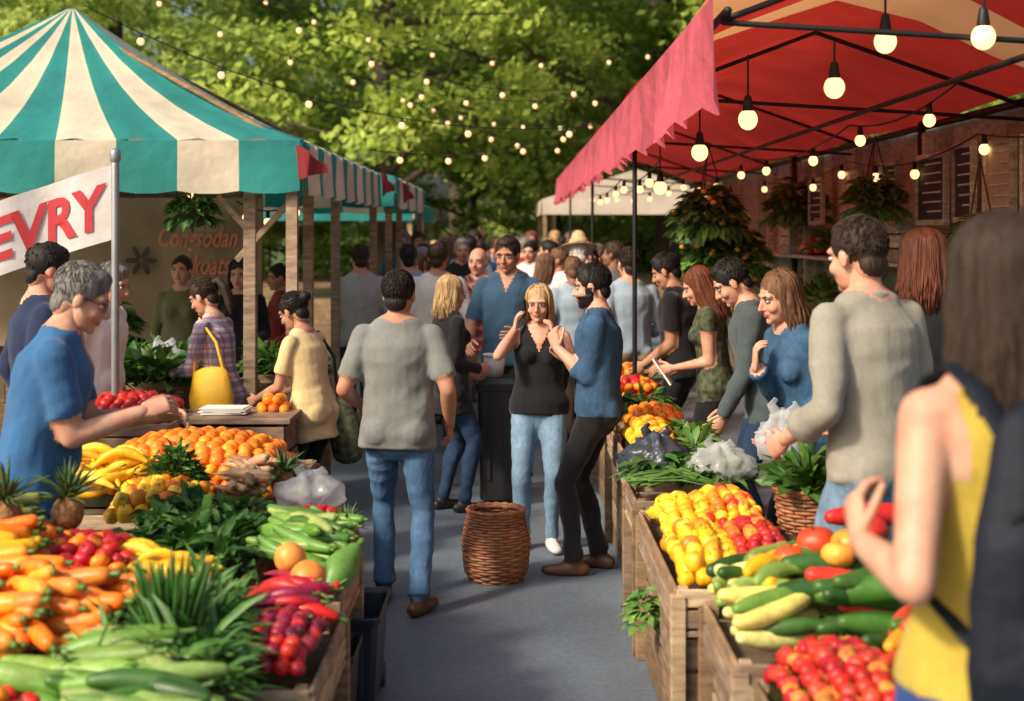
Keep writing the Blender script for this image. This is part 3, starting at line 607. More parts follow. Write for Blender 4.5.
stand('wooden_produce_stand',.55,1.02,6.22,6.75,.68)
# left side stands
stand('wooden_produce_stand',-2.0,-1.1,3.0,3.85,.58); stand('wooden_produce_stand',-1.08,-.68,3.0,3.85,.58); stand('wooden_produce_stand',-2.0,-1.42,3.95,4.78,.62); stand('wooden_produce_stand',-1.38,-.84,3.95,4.70,.60); stand('wooden_produce_stand',-.81,-.56,3.9,4.68,.60)
stand('wooden_produce_stand',-1.42,-.94,4.8,5.68,.66); stand('wooden_produce_stand',-.91,-.60,4.8,5.5,.63); stand('wooden_produce_stand',-1.98,-1.0,5.8,7.2,.70); stand('wooden_produce_stand',-2.34,-1.78,7.35,7.95,.86); 
pile('tomato_pile',TOM,-1.6,-1.12,3.08,3.60,.62,.09,.032,RED+OR[:1])
mb=MB(); pile('',BIGZ,-1.40,-.80,3.45,3.90,.61,.07,.85,LG+GR2[:1]+DG[1:],long=(-14,.33,.085),mb=mb,extra=1.6); pile('',ZUC,-1.12,-.70,3.1,3.7,.61,.07,.95,DG+LG,long=(-12,.27,.06),mb=mb,extra=1.8); mb.build('pale_zucchini_pile',[PROD])
mb=MB(); pile('',CAR,-1.98,-1.10,3.80,4.35,.66,.14,1.3,OR+[(.85,.16,.02),(.8,.25,.03)],long=(-28,.24,.042),mb=mb,extra=3); pile('',[ORA,TOM],-1.98,-1.35,4.3,4.8,.74,.12,.036,OR+RED+OR,mb=mb); pile('',TOM,-1.6,-1.15,4.3,4.8,.74,.10,.030,RED+OR[:1],mb=mb); pile('',CAR,-1.98,-1.45,4.15,4.5,.84,.04,1.3,OR+YL[:1],long=(20,.24,.05),mb=mb,extra=2)
for q in range(7): put(mb,BIGZ,(-1.78+random.uniform(-.1,.1),4.62+q*.03,.86+q*.012),.8,rotm('Z',35+random.uniform(-15,15)),random.choice([(.10,.2,.04),(.3,.34,.08)]))
mb.build('carrot_and_tomato_pile',[PROD])
mb=MB()
for i in range(26): leaves(mb,(random.uniform(-1.10,-.78),random.uniform(3.68,4.35),.63),.12,.12,46,.17,.010,[(.07,.2,.035),(.05,.14,.025),(.10,.25,.05)],.6)
mb.build('herb_bunch',[LEAF])
mb=MB()
for i in range(70): # upright bundle of green beans
    a=R()*6.28; r=.045*math.sqrt(R()); b=V3(-.95+r*math.cos(a),3.95+r*math.sin(a),.70); t=V3(math.cos(a)*r*1.8,math.sin(a)*r*1.8,.20+R()*.06)
    mb.add(*tube([b,b+t*.5+V3(0,0,.01),b+t],[.0045,.0055,.0015],5),0,var((.10,.26,.05),.25))
mb.add(*tube([V3(-.95,3.95,.77),V3(-.95,3.95,.785)],[.062,.062],14,rs=False,re=False),0,(.35,.10,.05))
mb.build('green_bean_bundle',[LEAF])
mb=MB(); pile('',CHI,-.82,-.56,4.2,4.66,.63,.06,1.15,RED+PUR,long=(0,.17,.045),mb=mb); pile('',APP,-.80,-.56,3.9,4.35,.65,.05,.025,PUR+RED,mb=mb); mb.build('red_pepper_and_radish_pile',[PROD])
pile('yellow_squash_pile',[SQU,BAN],-1.36,-.90,4.36,4.7,.66,.08,.95,YL,long=(-15,.2,.055))
mb=MB()
for i in range(26): leaves(mb,(random.uniform(-1.33,-1.0),random.uniform(4.85,5.6),.69),.13,.13,50,.08,.020,GR1,.5)
mb.build('kale_bunch',[LEAF])
mb=MB(); pile('',CUC,-.90,-.60,4.85,5.5,.66,.09,1.1,GR2+LG,long=(-35,.26,.045),mb=mb); put(mb,ORA,(-.66,4.6,.73),.06,rr(),(.8,.25,.05)); put(mb,ORA,(-.74,4.75,.76),.055,rr(),(.85,.3,.06))
put(mb,t_long(.18,[.04,.06,.065,.055,.035],.05,14),(-.58,4.85,.70),.9,rotm('Z',60)@rotm('Y',-35),(.12,.26,.05)); mb.build('cucumber_pile',[PROD])
pile('orange_pile',ORA,-1.92,-1.05,6.25,7.15,.72,.14,.036,OR)
mb=MB(); pile('',BAN,-1.95,-1.55,5.85,6.25,.74,.09,1.15,YL,long=(5,.2,.045),mb=mb); pile('',PEP,-1.6,-1.25,5.55,6.0,.74,.06,.034,YL+OR,mb=mb); mb.build('banana_and_pepper_pile',[PROD])
mb=MB(); pile('',CAR,-1.22,-1.0,5.8,6.3,.74,.08,1,[(.35,.2,.1),(.25,.13,.07),(.45,.28,.16)],long=(-40,.2,.04),mb=mb); pile('',APP,-.96,-.64,5.35,5.75,.68,.05,.028,RED+[(.5,.3,.1)],mb=mb); mb.build('root_vegetable_pile',[PROD])
mb=MB(); leaves(mb,(-1.4,5.95,.78),.13,.16,420,.06,.011,GR1+GR2[:1],.8); mb.build('parsley_bunch',[LEAF])
pile('apple_pile',APP,-2.32,-1.8,7.38,7.93,.86,.08,.034,RED)
mb=MB()
for i in range(12): leaves(mb,(random.uniform(-2.9,-2.05),random.uniform(8.55,9.4),.9),.16,.15,60,.2,.03,GR1+GR2,.6)
for i in range(5): leaves(mb,(random.uniform(-1.75,-1.35),random.uniform(9.4,9.9),.9),.14,.13,60,.15,.03,GR1+GR2,.6)
mb.build('leafy_greens',[LEAF])
stand('wooden_produce_stand',-3.0,-2.75,8.5,9.5,.85); stand('wooden_produce_stand',-1.85,-1.3,9.35,10.0,.85); stand('wooden_produce_stand',-2.7,-2.05,8.75,9.5,.85)
def spiky(name,c,n=46,L=.16):
    mb=MB()
    for i in range(n):
        a=R()*6.28; e=random.uniform(.15,1.5); d=V3(math.cos(a)*math.cos(e),math.sin(a)*math.cos(e),math.sin(e)); l=L*random.uniform(.7,1.1)
        p=np.array(c); mb.add(*tube([p,p+d*l*.5,p+d*l+V3(0,0,-.02)],[(.006,.003),(.008,.002),(.001,.001)],5),0,var((.10,.17,.06)))
    mb.add(*ellipsoid(np.array(c)-V3(0,0,.05),(.055,.055,.06)),1); mb.build(name,[LEAF,mat('brown_rind',(.25,.13,.04),.7,.5,60,.8,70)])
spiky('pineapple',(-1.50,4.80,.95)); spiky('pineapple',(-.98,6.1,.82),40,.13); spiky('spiky_succulent',(-.62,5.35,.74),40,.11); spiky('pineapple',(-1.66,4.66,.97))
mb=MB(); crate(mb,-1.74,-1.22,7.6,8.05,0,.82,5); plank(mb,(-1.48,7.83,.84),(.6,.52,.03)); mb.build('wooden_counter',[WOOD],bevel=.003)
mb=MB()
for i in range(6): v,f=box((-1.58+R()*.03,7.78,.862+i*.006),(.24,.18,.004),rotm('Z',random.uniform(-12,12))); mb.add(v,f,0,smooth=False)
mb.build('paper_stack',[PAPER])
pile('orange_pile',ORA,-1.42,-1.24,7.85,8.05,.865,.03,.032,OR)
# baskets
WICK=mat('wicker',None,.55,.3,40,.4,80,bd=.003)
def basket(name,x,y,z,Rp,H,handle=False):
    mb=MB(); n=64; st=18; rows=int(H/.0135)
    prof=lambda t: np.interp(t,[0,.15,.55,1],Rp)
    for i in range(rows):
        t=i/(rows-1); a=np.linspace(0,2*math.pi,n+1); r=prof(t)+.0045*np.sin(a*st/2+ (i%2)*math.pi)
        mb.add(*tube([V3(r[k]*math.cos(a[k]),r[k]*math.sin(a[k]),t*H+.006) for k in range(n+1)],[(.0078,.0078)]*(n+1),5,ref=V3(0,0,1)),0,var((.30,.12,.055),.3))
    for k in range(st):
        a=2*math.pi*(k+.5)/st; mb.add(*tube([V3(prof(t)*math.cos(a),prof(t)*math.sin(a),t*H) for t in np.linspace(0,1,7)],[.006]*7,5),0,(.2,.075,.03))
    for q in(.0,.02):
        a=np.linspace(0,2*math.pi,41); mb.add(*tube([V3((prof(1)+q*.3)*math.cos(k),(prof(1)+q*.3)*math.sin(k),H+q*.6+.003*math.sin(k*20+q*100)) for k in a],[.011]*41,6),0,(.3,.12,.05))
    v,f=tube([V3(0,0,.01),V3(0,0,.02)],[prof(0),prof(.05)],24,rs=False,re=False); mb.add(v,f,0,(.15,.06,.03))
    v,f=tube([V3(0,0,H*.82),V3(0,0,H*.84)],[prof(.8)-.01]*2,24,rs=False,re=False); mb.add(v,f,0,(.10,.045,.02))
    return mb.build(name,[WICK],(x,y,z))
basket('wicker_basket',-.085,7.56,.004,(.135,.165,.178,.145),.36)
basket('wicker_basket',1.21,5.78,.63,(.105,.12,.13,.14),.17)
mb=MB(); leaves(mb,(1.21,5.78,.80),.14,.10,90,.15,.03,GR1+GR2,1.0); mb.build('chard_bunch',[LEAF])
# bins
def bin_(name,x,y,w,d,h,lid=True,m=None):
    mb=MB(); n=[]
    def fr(z,k,r=.02):
        return [(sx*(w/2*k-(r if q else 0)),sy*(d/2*k-(0 if q else r)),z) for sx,sy,q in((-1,-1,1),(1,-1,1),(1,-1,0),(1,1,0),(1,1,1),(-1,1,1),(-1,1,0),(-1,-1,0))]
    zs=[(0.03,.84),(h*.9,1),(h*.9,1.08),(h*.96,1.1),(h*.97,1.06)]; 
    if lid: zs+=[(h,1.0)]
    else: zs+=[(h*.93,.97),(.1,.82)]
    V=[];F=[]
    for z,k in zs: V+=fr(z,k)
    for i in range(len(zs)-1):
        for j in range(8): F.append((i*8+j,i*8+(j+1)%8,(i+1)*8+(j+1)%8,(i+1)*8+j))
    F.append(tuple(range(7,-1,-1))); F.append(tuple((len(zs)-1)*8+j for j in range(8)))
    mb.add(V,F,0,smooth=False)
    for s in(-1,1): mb.add(*tube([V3(s*w*.38-.02,d*.4,.05),V3(s*w*.38+.02,d*.4,.05)],[.05,.05],14,re=False,rs=False),0)
    for s in(-1,1): mb.add(*box((s*w*.2,-d/2*.93,h*.5),(.02,.02,h*.6)),0,smooth=False)
    mb.build(name,[m or mat('black_plastic',(.018,.019,.022),.42,.15,10,.1,80)],(x,y,0),bevel=.004)
bin_('black_rubbish_bin',-.10,9.75,.27,.27,.86)
mb=MB(); v,f=tube([V3(0,0,0),V3(0,0,.15)],[.06,.075],20,rs=False,re=False); mb.add(v,f,0); v,f=tube([V3(0,0,.14),V3(0,0,.155)],[.08,.08],20,rs=False,re=False); mb.add(v,f,0); mb.build('white_bucket',[mat('white_plastic',(.6,.62,.64),.4,.05,10,0)],(-.12,9.73,.862))
bin_('dark_plastic_tub',-.62,5.62,.22,.45,.40,False,mat('dark_blue_plastic',(.02,.03,.045),.4,.15,10,.1,80)); bin_('dark_plastic_tub',-.66,5.1,.2,.3,.38,False)
BAG=mat('plastic_bag',(.72,.75,.77),.15,.05,5,.7,16,transl=.35,alpha=.5,bd=.02); BAGD=mat('dark_plastic_bag',(.035,.045,.06),.3,.1,5,.7,16,bd=.03)
def bag(name,c,r,m,seed=0):
    V,F=ellipsoid((0,0,0),r,40,24); n=V/np.linalg.norm(V,axis=1)[:,None]
    V=V+n*(wrk(V*2.2+seed)*.028+np.abs(wrk(V*4+seed))*.02)[:,None]
    V[:,2]=np.maximum(V[:,2],-r[2]*.7); up=V[:,2]>r[2]*.55; V[up,:2]*=.75
    mb=MB(); mb.add(V,F,0)
    mb.add(*tube([V3(-.02,0,r[2]*.8),V3(-.05,.01,r[2]*1.2),V3(-.03,.0,r[2]*1.4)],[(.03,.006),(.02,.004),(.012,.003)],8),0); mb.add(*tube([V3(.02,0,r[2]*.8),V3(.06,-.01,r[2]*1.15),V3(.05,0,r[2]*1.3)],[(.03,.006),(.02,.004),(.01,.003)],8),0)
    mb.build(name,[m],c)
bag('clear_plastic_bag',(.93,6.4,.80),(.15,.12,.09),BAG,1); bag('clear_plastic_bag',(1.20,6.3,.93),(.11,.1,.13),BAG,2); bag('dark_plastic_bag',(.66,6.55,.80),(.15,.14,.12),BAGD,3); bag('clear_plastic_bag',(-.83,5.85,.78),(.13,.12,.08),BAG,4); bag('clear_plastic_bag',(-2.2,9.0,1.05),(.14,.1,.1),BAG,5)
mb=MB(); crate(mb,-.93,-.70,5.75,6.0,0,.70,4); mb.build('wooden_crate',[WOOD],bevel=.003)
# ------------------------------------------------------------ tents
TEAL=mat('teal_canvas',(.02,.25,.23),.8,.12,3,.3,7,transl=.3,bd=.05,var2=.18); CREAM=mat('cream_canvas',(.72,.63,.48),.8,.10,3,.3,7,transl=.3,bd=.05,var2=.14)
def tent(name,x0,x1,y0,y1,ze,zt,apex,sw_=.40):
    mb=MB(); cs=[(x0,y0),(x1,y0),(x1,y1),(x0,y1)]; k=0
    for e in range(4):
        a=V3(*cs[e],zt); b=V3(*cs[(e+1)%4],zt); L=np.linalg.norm(b-a); n=max(3,round(L/sw_)); n+= (n+1)%2; A=V3(*apex)
        for i in range(n):
            mi=(i+ (e%2)*0)%2; sub=3; nv=7
            P=[];
            for q in range(nv):
                t=(q/(nv-1)); tt=t*.985
                for s in range(sub+1):
                    u_=(i+s/sub)/n; p=a*(1-u_)+b*u_; z=p*(1-tt)+A*tt; z=z-V3(0,0,.28*math.sin(math.pi*t)*.45)+V3(0,0,0.018*math.sin(u_*n*2*math.pi)*(1-t)); P.append(z)
            F=[(q*(sub+1)+s,q*(sub+1)+s+1,(q+1)*(sub+1)+s+1,(q+1)*(sub+1)+s) for q in range(nv-1) for s in range(sub)]
            mb.add(P,F,mi)
            P=[]; out=nz(np.cross(b-a,V3(0,0,1)))
            for q in range(4):
                for s in range(sub+1):
                    u_=(i+s/sub)/n; p=a*(1-u_)+b*u_; f=q/3; sc=.02*abs(math.sin(math.pi*s/sub))
                    P.append(V3(p[0],p[1],zt-(zt-ze)*f-sc*f)+out*(.012+.028*f*math.sin(u_*n*3.1+e)))
            mb.add(P,[(q*(sub+1)+s+1,q*(sub+1)+s,(q+1)*(sub+1)+s,(q+1)*(sub+1)+s+1) for q in range(3) for s in range(sub)],mi)
    for (x,y) in cs:
        ix=.06 if x==x0 else -.06; iy=.06 if y==y0 else -.06
        plank(mb,(x+ix,y+iy,zt/2),(.07,.07,zt-.02),m=2)
        mb.add(*tube([V3(x+ix,y+iy,zt-.03),V3(*apex)-V3(0,0,.12)],[.02,.02],6),2,(.2,.13,.07))
    return mb.build(name,[TEAL,CREAM,WOOD])
tent('striped_market_tent',-5.6,-1.34,9.0,14.4,2.11,2.43,(-3.46,11.2,3.62)); tent('striped_market_tent',-5.2,-1.22,14.7,19.8,2.12,2.42,(-3.2,17.2,3.3),.7)
RF=mat('dark_red_cloth',(.25,.02,.03),.8,.15,5,.3,12,transl=.2)
def flag(x,y,z,s=.26,yaw=30):
    mb=MB(); a=math.radians(yaw); V=[];n=7
    for i in range(n):
        t=i/(n-1)
        for j in range(4): q=j/3; V.append((math.cos(a)*t*s+.02*math.sin(t*6+q),math.sin(a)*t*s+.02*math.cos(t*7),-q*s*1.1*(1-t*.75)-t*.12))
    mb.add(V,[(i*4+j,i*4+j+1,(i+1)*4+j+1,(i+1)*4+j) for i in range(n-1) for j in range(3)],0); mb.build('dark_red_pennant',[RF],(x,y,z))
flag(-1.36,8.93,2.40,.20,20); flag(-1.22,13.2,2.42,.22,60); flag(-1.2,15.5,2.4,.22,60)
mb=MB()
plank(mb,(-1.70,9.25,1.07),(.08,.08,2.14)); plank(mb,(-1.62,9.23,1.85),(.04,.03,.5),rotm('Y',42)); plank(mb,(-1.79,9.23,1.95),(.04,.03,.36),rotm('Y',-42)); mb.build('wooden_tent_post',[WOOD],bevel=.004)
for x,y in((-1.46,10.2),(-1.44,11.6),(-1.35,17)):
    mb=MB(); plank(mb,(x,y,1.15),(.07,.07,2.3)); mb.build('wooden_tent_post',[WOOD],bevel=.004)
mb=MB()
for i in range(20): plank(mb,(-6.0+i*.19+.09,12.6,1.2),(.185,.03,2.4),k=.6)
mb.build('wooden_stall_wall',[WOOD],bevel=.003)
mb=MB(); V=[];n=24
for i in range(n+1):
    for j in range(3): t=i/n; V.append((-5.4+3.2*t,12.5+.02*math.sin(t*20),.85+j*.65))
mb.add(V,[(i*3+j,(i+1)*3+j,(i+1)*3+j+1,i*3+j+1) for i in range(n) for j in range(2)],0); mb.build('canvas_stall_backdrop',[mat('brown_canvas',(.33,.24,.15),.9,.2,3,.3,15)])
def text(name,body,size,m,fn,shear=0,ext=0):
    cu=bpy.data.curves.new('t','FONT'); cu.body=body; cu.size=size; cu.shear=shear; cu.resolution_u=3; cu.offset=ext
    ob=bpy.data.objects.new('t',cu); scene.collection.objects.link(ob); dg=bpy.context.evaluated_depsgraph_get(); dg.update()
    me=bpy.data.meshes.new_from_object(ob.evaluated_get(dg)); bpy.data.objects.remove(ob)
    for v in me.vertices: v.co=Vector(fn(v.co.x,v.co.y))
    me.materials.clear(); me.materials.append(m); me.name=name; o=bpy.data.objects.new(name,me); scene.collection.objects.link(o)
RUST=mat('faded_rust_paint',(.70,.24,.14),.8,.2,10,0)
text('sign_lettering','Congsodan',.25,RUST,lambda x,y:(-3.12+x*.62,12.45,1.72+y),.4,.004); text('sign_lettering','Akoats',.25,RUST,lambda x,y:(-2.92+x*.62,12.45,1.48+y),.4,.004)
mb=MB()
for k in range(6):
    a=k*math.pi/3; mb.add(*ellipsoid((-3.25+.08*math.cos(a),12.455,1.60+.08*math.sin(a)),(.06,.004,.025),10,6,rotm('Y',-math.degrees(a))),0)
mb.build('painted_flower',[mat('dark_paint',(.08,.05,.04),.8,.1,10,0)])
bw=lambda x:.03*math.sin(x*7)+.012*math.sin(x*17)
mb=MB(); V=[];n=30
for i in range(n+1):
    x=-3.5+1.37*i/n; zc=2.01+(x+2.13)*.42-.06*math.sin((x+2.13)*2.3)
    for j in range(4): V.append((x,7.6+bw(x),zc-.2+j*.4/3))
mb.add(V,[(i*4+j,(i+1)*4+j,(i+1)*4+j+1,i*4+j+1) for i in range(n) for j in range(3)],0)
mb.build('cloth_banner',[mat('white_banner_cloth',(.72,.68,.66),.85,.06,5,.3,10,transl=.25,bd=.03)])
def bfn(x,y):
    X=-2.80+x*.84; return (X,7.592+bw(X),2.01+(X+2.13)*.42-.06*math.sin((X+2.13)*2.3)-.115+y)
text('banner_lettering','EVRY',.32,mat('red_paint',(.45,.03,.04),.8,.1,10,0),bfn,0,.010)
mb=MB(); mb.add(*tube([V3(0,0,0),V3(0,0,2.26)],[.022,.022],10)); mb.add(*tube([V3(0,0,2.24),V3(0,0,2.27)],[.03,.03],10)); mb.build('metal_banner_pole',[mat('galvanised_pole',(.3,.32,.33),.45,.1,10,0,metal=.6)],(-2.12,7.6,0))
def hangplant(name,c,r,n,flow=None,top=.4):
    mb=MB(); leaves(mb,(c[0],c[1],c[2]-r*.3),r,r*.9,n,r*.5,r*.11,GR1+GR2,.2)
    leaves(mb,(c[0],c[1],c[2]-r*.5),r*1.0,r*.3,n//2,r*.6,r*.10,GR1,-.6)
    mb.add(*ellipsoid((c[0],c[1],c[2]-r*.35),(r*.6,r*.6,r*.5)),1); 
    for k in range(3): a=k*2.1; mb.add(*tube([V3(c[0]+r*.5*math.cos(a),c[1]+r*.5*math.sin(a),c[2]),V3(c[0],c[1],c[2]+top)],[.005,.005],4),1)
    if flow:
        for i in range(45): p=nz(np.random.normal(size=3))*r*random.uniform(.7,1.1); mb.add(*ellipsoid(np.array(c)+p-V3(0,0,r*.25),(.026,.026,.02),7,5),2,var(flow))
    mb.build(name,[LEAF,mat('coir_basket',(.08,.06,.03),.9,.3,20,.5,60),PROD])
hangplant('hanging_plant',(-2.07,9.25,2.02),.17,170); hangplant('hanging_plant',(-3.4,11.9,1.1),.3,160)
GR1=[(.14,.30,.06),(.11,.24,.05),(.22,.38,.09)]
for c,r in(((1.52,11.0,2.02),.28),((1.72,11.2,1.72),.30),((1.5,11.1,1.5),.26)): hangplant('flowering_shrub',c,r,420,(.85,.42,.06),.5)
hangplant('hanging_plant',(2.65,13.2,2.15),.3,240); hangplant('hanging_plant',(2.45,9.6,2.1),.22,240); hangplant('hanging_plant',(2.5,7.6,1.85),.16,200)
mb=MB(); leaves(mb,(.72,5.3,.25),.05,.15,70,.07,.02,GR1,.1); mb.build('trailing_ivy',[LEAF],(-.2,.3,.05))
# ------------------------------------------------------------ red canopy
REDC=mat('red_canvas',(.66,.045,.03),.8,.12,2,.3,6,transl=.26,bd=.05,var2=.15); ORC=mat('orange_canvas',(.72,.36,.16),.8,.1,2,.25,8,transl=.4,bd=.03); PINK=mat('pink_canvas',(.60,.11,.15),.8,.15,4,.5,8,transl=.3,bd=.05,var2=.2)
mb=MB(); y0,y1=5.2,23.5; n=52; xs=[(.75,2.72),(1.1,2.86),(1.45,3.0),(1.75,3.1),(2.2,2.98),(2.6,2.82),(3.0,2.66)]
for i in range(n):
    ya=y0+(y1-y0)*i/n; yb=y0+(y1-y0)*(i+1)/n; V=[]
    for x,z in xs: V+=[(x,ya,z-.02*math.sin(x*5)-.02*math.sin(ya*1.7+x*3)),(x,yb,z-.02*math.sin(x*5)-.02*math.sin(yb*1.7+x*3))]
    mb.add(V,[(2*k,2*k+2,2*k+3,2*k+1) for k in range(len(xs)-1)],1 if i in(0,1,2,5,6) else 0)
sub=6
for i in range(n):
    V=[]
    for s in range(sub+1):
        f=s/sub; y=y0+(y1-y0)*(i+f)/n; sc=.045*abs(math.sin(math.pi*f))
        for q in range(4):
            t=q/3; V.append((.735-.045*t*math.sin(y*9)-.03*math.sin(y*2.3)*t,y,2.715-.38*t-sc*t))
    mb.add(V,[(s*4+q,s*4+q+1,(s+1)*4+q+1,(s+1)*4+q) for s in range(sub) for q in range(3)],2)
mb.build('red_striped_canopy',[REDC,ORC,PINK])
mb=MB()
mb.add(*tube([V3(.79,5.2,2.66),V3(.79,23.5,2.66)],[.016,.016],8)); mb.add(*tube([V3(2.95,5.2,2.6),V3(2.95,23.5,2.6)],[.025,.025],8)); mb.add(*tube([V3(1.9,5.2,2.5),V3(1.9,23.5,2.5)],[.014,.014],8))
for y in (5.3,8.2,12,16,20,23): 
    mb.add(*tube([V3(.79,y,2.64),V3(1.75,y,3.0),V3(2.95,y,2.58)],[.014]*3,6)); mb.add(*tube([V3(.79,y,2.63),V3(2.95,y,2.50)],[.012,.012],6))
for y in(9.5,14.5,20): mb.add(*tube([V3(.82,y,0),V3(.82,y,2.66)],[.016,.016],8))
for y in(5.4,10,14.5,20): mb.add(*tube([V3(2.88,y,0),V3(2.88,y,2.6)],[.03,.03],8))
mb.build('canopy_metal_frame',[METB])
# right back wall: timber boards, shelving bays, crates, chalkboards
WCs=WC; WC=[(.38,.36,.26),(.33,.31,.23),(.43,.40,.30),(.29,.28,.21)]
mb=MB()
for i in range(46): plank(mb,(3.05,5.0+i*.34+.17,1.3),(.03,.335,2.6),k=1.15)
mb.build('wooden_stall_wall',[WOOD],bevel=.003)
mb=MB()
for z in(1.15,1.62): plank(mb,(2.85,11,z),(.36,11.5,.03),k=1.2)
for y in np.arange(5.5,17,1.9): plank(mb,(2.72,y,1.25),(.06,.07,2.5),k=1.3)
mb.build('wooden_shelving',[WOOD],bevel=.003)
for y,z,hh in((7.0,1.635,.26),(11,1.635,.26),(13.6,1.635,.26),(9.7,1.635,.3)):
    mb=MB(); crate(mb,2.66,2.98,y,y+.46,z,z+hh,3,1.3); mb.build('wooden_crate',[WOOD],bevel=.003)
CH=mat('chalkboard',(.03,.032,.03),.8,.35,20,0); SGN=mat('kraft_sign',(.5,.38,.24),.8,.15,10,0)
for i,(y,z,w,h_) in enumerate(((7.75,2.12,.44,.44),(9.0,2.12,.6,.42),(10.0,2.12,.4,.42),(11.2,2.12,.6,.38),(12.4,2.12,.5,.38),(7.2,2.12,.36,.44),(14.2,2.12,.5,.38),(8.35,2.14,.34,.44))):
    mb=MB(); mb.add(*box((2.66,y,z),(.02,w,h_)),0,smooth=False)
    for s in(-1,1): plank(mb,(2.655,y+s*w/2,z),(.035,.035,h_+.035),m=1,k=1.3); plank(mb,(2.655,y,z+s*h_/2),(.034,w,.035),m=1,k=1.3)
    for k in range(6): mb.add(*tube([V3(2.647,y-w*.35,z+h_*.38-k*.06),V3(2.647,y+w*random.uniform(-.1,.35),z+h_*.38-k*.06)],[.007,.007],4),2)
    mb.build('chalkboard_sign' if i%3 else 'kraft_paper_sign',[CH if i%3 else SGN,WOOD,mat('chalk',(.6,.6,.58),.9,.1,10,0)],bevel=.002)
WC=WCs
mb=MB()
for y in np.arange(5.6,16,.7): leaves(mb,(2.78,y,1.2),.2,.2,60,.18,.03,GR1+GR2,.7)
for y in (7.9,8.4,10.4,12.2): leaves(mb,(2.78,y,1.68),.18,.18,70,.16,.025,GR1+GR2,.7)
mb.build('potted_herbs',[LEAF])
for y in (8.9,11.6,12.9): pile('orange_pile',ORA,2.68,2.98,y,y+.5,1.68,.08,.036,OR+RED[:1])
BEI=mat('beige_canvas',(.62,.53,.42),.8,.1,3,.2,9,transl=.2)
def stall(name,x0,x1,y0,y1,z,m):
    mb=MB(); xm=(x0+x1)/2; 
    mb.add([(x0,y0,z),(x0,y1,z),(xm,y1,z+.55),(xm,y0,z+.55),(x1,y0,z),(x1,y1,z)],[(0,1,2,3),(3,2,5,4),(0,3,4)],0,smooth=False)
    mb.add([(x0-.01,y0,z),(x0-.01,y1,z),(x0-.03,y1,z-.28),(x0-.03,y0,z-.28)],[(0,1,2,3)],0,smooth=False); mb.add([(x0,y0-.01,z),(x1,y0-.01,z),(x1,y0-.03,z-.28),(x0,y0-.03,z-.28)],[(0,1,2,3)],0,smooth=False); mb.add([(x1+.01,y0,z),(x1+.01,y1,z),(x1+.03,y1,z-.28),(x1+.03,y0,z-.28)],[(0,1,2,3)],0,smooth=False)
    for x in(x0+.05,x1-.05):
        for y in(y0+.05,y1-.05): plank(mb,(x,y,z/2),(.07,.07,z),m=1)
    plank(mb,(xm,(y0+y1)/2,.4),(x1-x0-.4,y1-y0-.4,.8),m=1)
    mb.build(name,[m,WOOD],bevel=0)
stall('beige_market_stall',.55,4,26,31,2.45,BEI); stall('beige_market_stall',.9,5,32,37,2.6,BEI); stall('green_market_stall',-5,-1.5,21.5,27,2.3,TEAL); stall('beige_market_stall',-6,-1.8,29,35,2.4,BEI)
# ------------------------------------------------------------ string lights
BULB=mat('warm_bulb_glass',(.8,.55,.28),.3,0,5,0,emis=((1,.62,.28),2.0)); BULBF=mat('warm_bulb_glass_far',(.8,.55,.3),.3,0,5,0,emis=((1,.62,.28),1.1))
def lights(name,pts,sag,bulbs,br=.035,m=None,drop=.05):
    mb=MB(); P=[];pts=[np.array(p,dtype=float) for p in pts]
    for a,b in zip(pts[:-1],pts[1:]):
        for t in np.linspace(0,1,13)[:-1]: P.append(a*(1-t)+b*t-V3(0,0,sag*4*t*(1-t)))
    P.append(pts[-1]); mb.add(*tube(P,[.0055]*len(P),5),0)
    P=np.array(P); L=np.concatenate([[0],np.cumsum(np.linalg.norm(P[1:]-P[:-1],axis=1))])
    for k in range(bulbs):
        s=L[-1]*(k+.5+random.uniform(-.2,.2))/bulbs; p=V3(*[np.interp(s,L,P[:,i]) for i in range(3)])
        mb.add(*tube([p,p-V3(0,0,drop)],[br*.45,br*.55],8,rs=False),0); mb.add(*ellipsoid(p-V3(0,0,drop+br*.95),(br,br,br*1.1),14,10),1)
    mb.build(name,[METB,m or BULB])
for (x,y,z) in((1.74,5.25,2.57),(1.47,5.6,2.60),(1.36,6.0,2.46),(1.07,6.45,2.36),(.99,7.5,2.27),(1.0,9.6,2.15)):
    mb=MB(); mb.add(*tube([V3(0,0,.07),V3(0,0,3.0-z-.35 if z<2.5 else .22)],[.005,.005],5),0); mb.add(*tube([V3(0,0,.03),V3(0,0,.095)],[.028,.018],10),0); mb.add(*ellipsoid((0,0,0),(.044,.044,.048),18,12),1); mb.build('pendant_bulb',[METB,BULB],(x,y,z))
lights('string_lights',[(2.0,6.2,2.55),(1.9,8,2.45),(1.85,11,2.42),(1.8,15,2.4),(1.4,20,2.4)],.08,12,.030)
lights('string_lights',[(2.62,5.2,2.45),(2.62,8,2.4),(2.6,11,2.4),(2.6,15,2.4)],.1,9,.030)
lights('string_lights',[(1.0,9.5,2.35),(1.0,13,2.33),(1.0,18,2.35)],.08,7,.030)
for a,b,s,nb in (((-3.4,11.3,3.65),(.8,14,2.9),.35,6),((-3.2,14,4.6),(1.0,17,3.6),.5,6),((-4.5,17,4.8),(1.5,18,3.6),.55,8),((-1.3,13,2.6),(.8,17,3.1),.15,5),((-1.5,17,3.6),(.9,19,3.0),.2,5),((-5,22,6.8),(3,24,7.2),.5,0),((-2,24,4.2),(2,24,3.8),.3,8),((-5,16,4.9),(1.2,16,4.4),.3,0),((-4,20,5.4),(2.5,21,4.6),.6,8)):
    if nb: lights('overhead_string_lights',[a,b],s,nb,.030,BULBF,.04)
    else: lights('overhead_cable',[a,b],s,0)
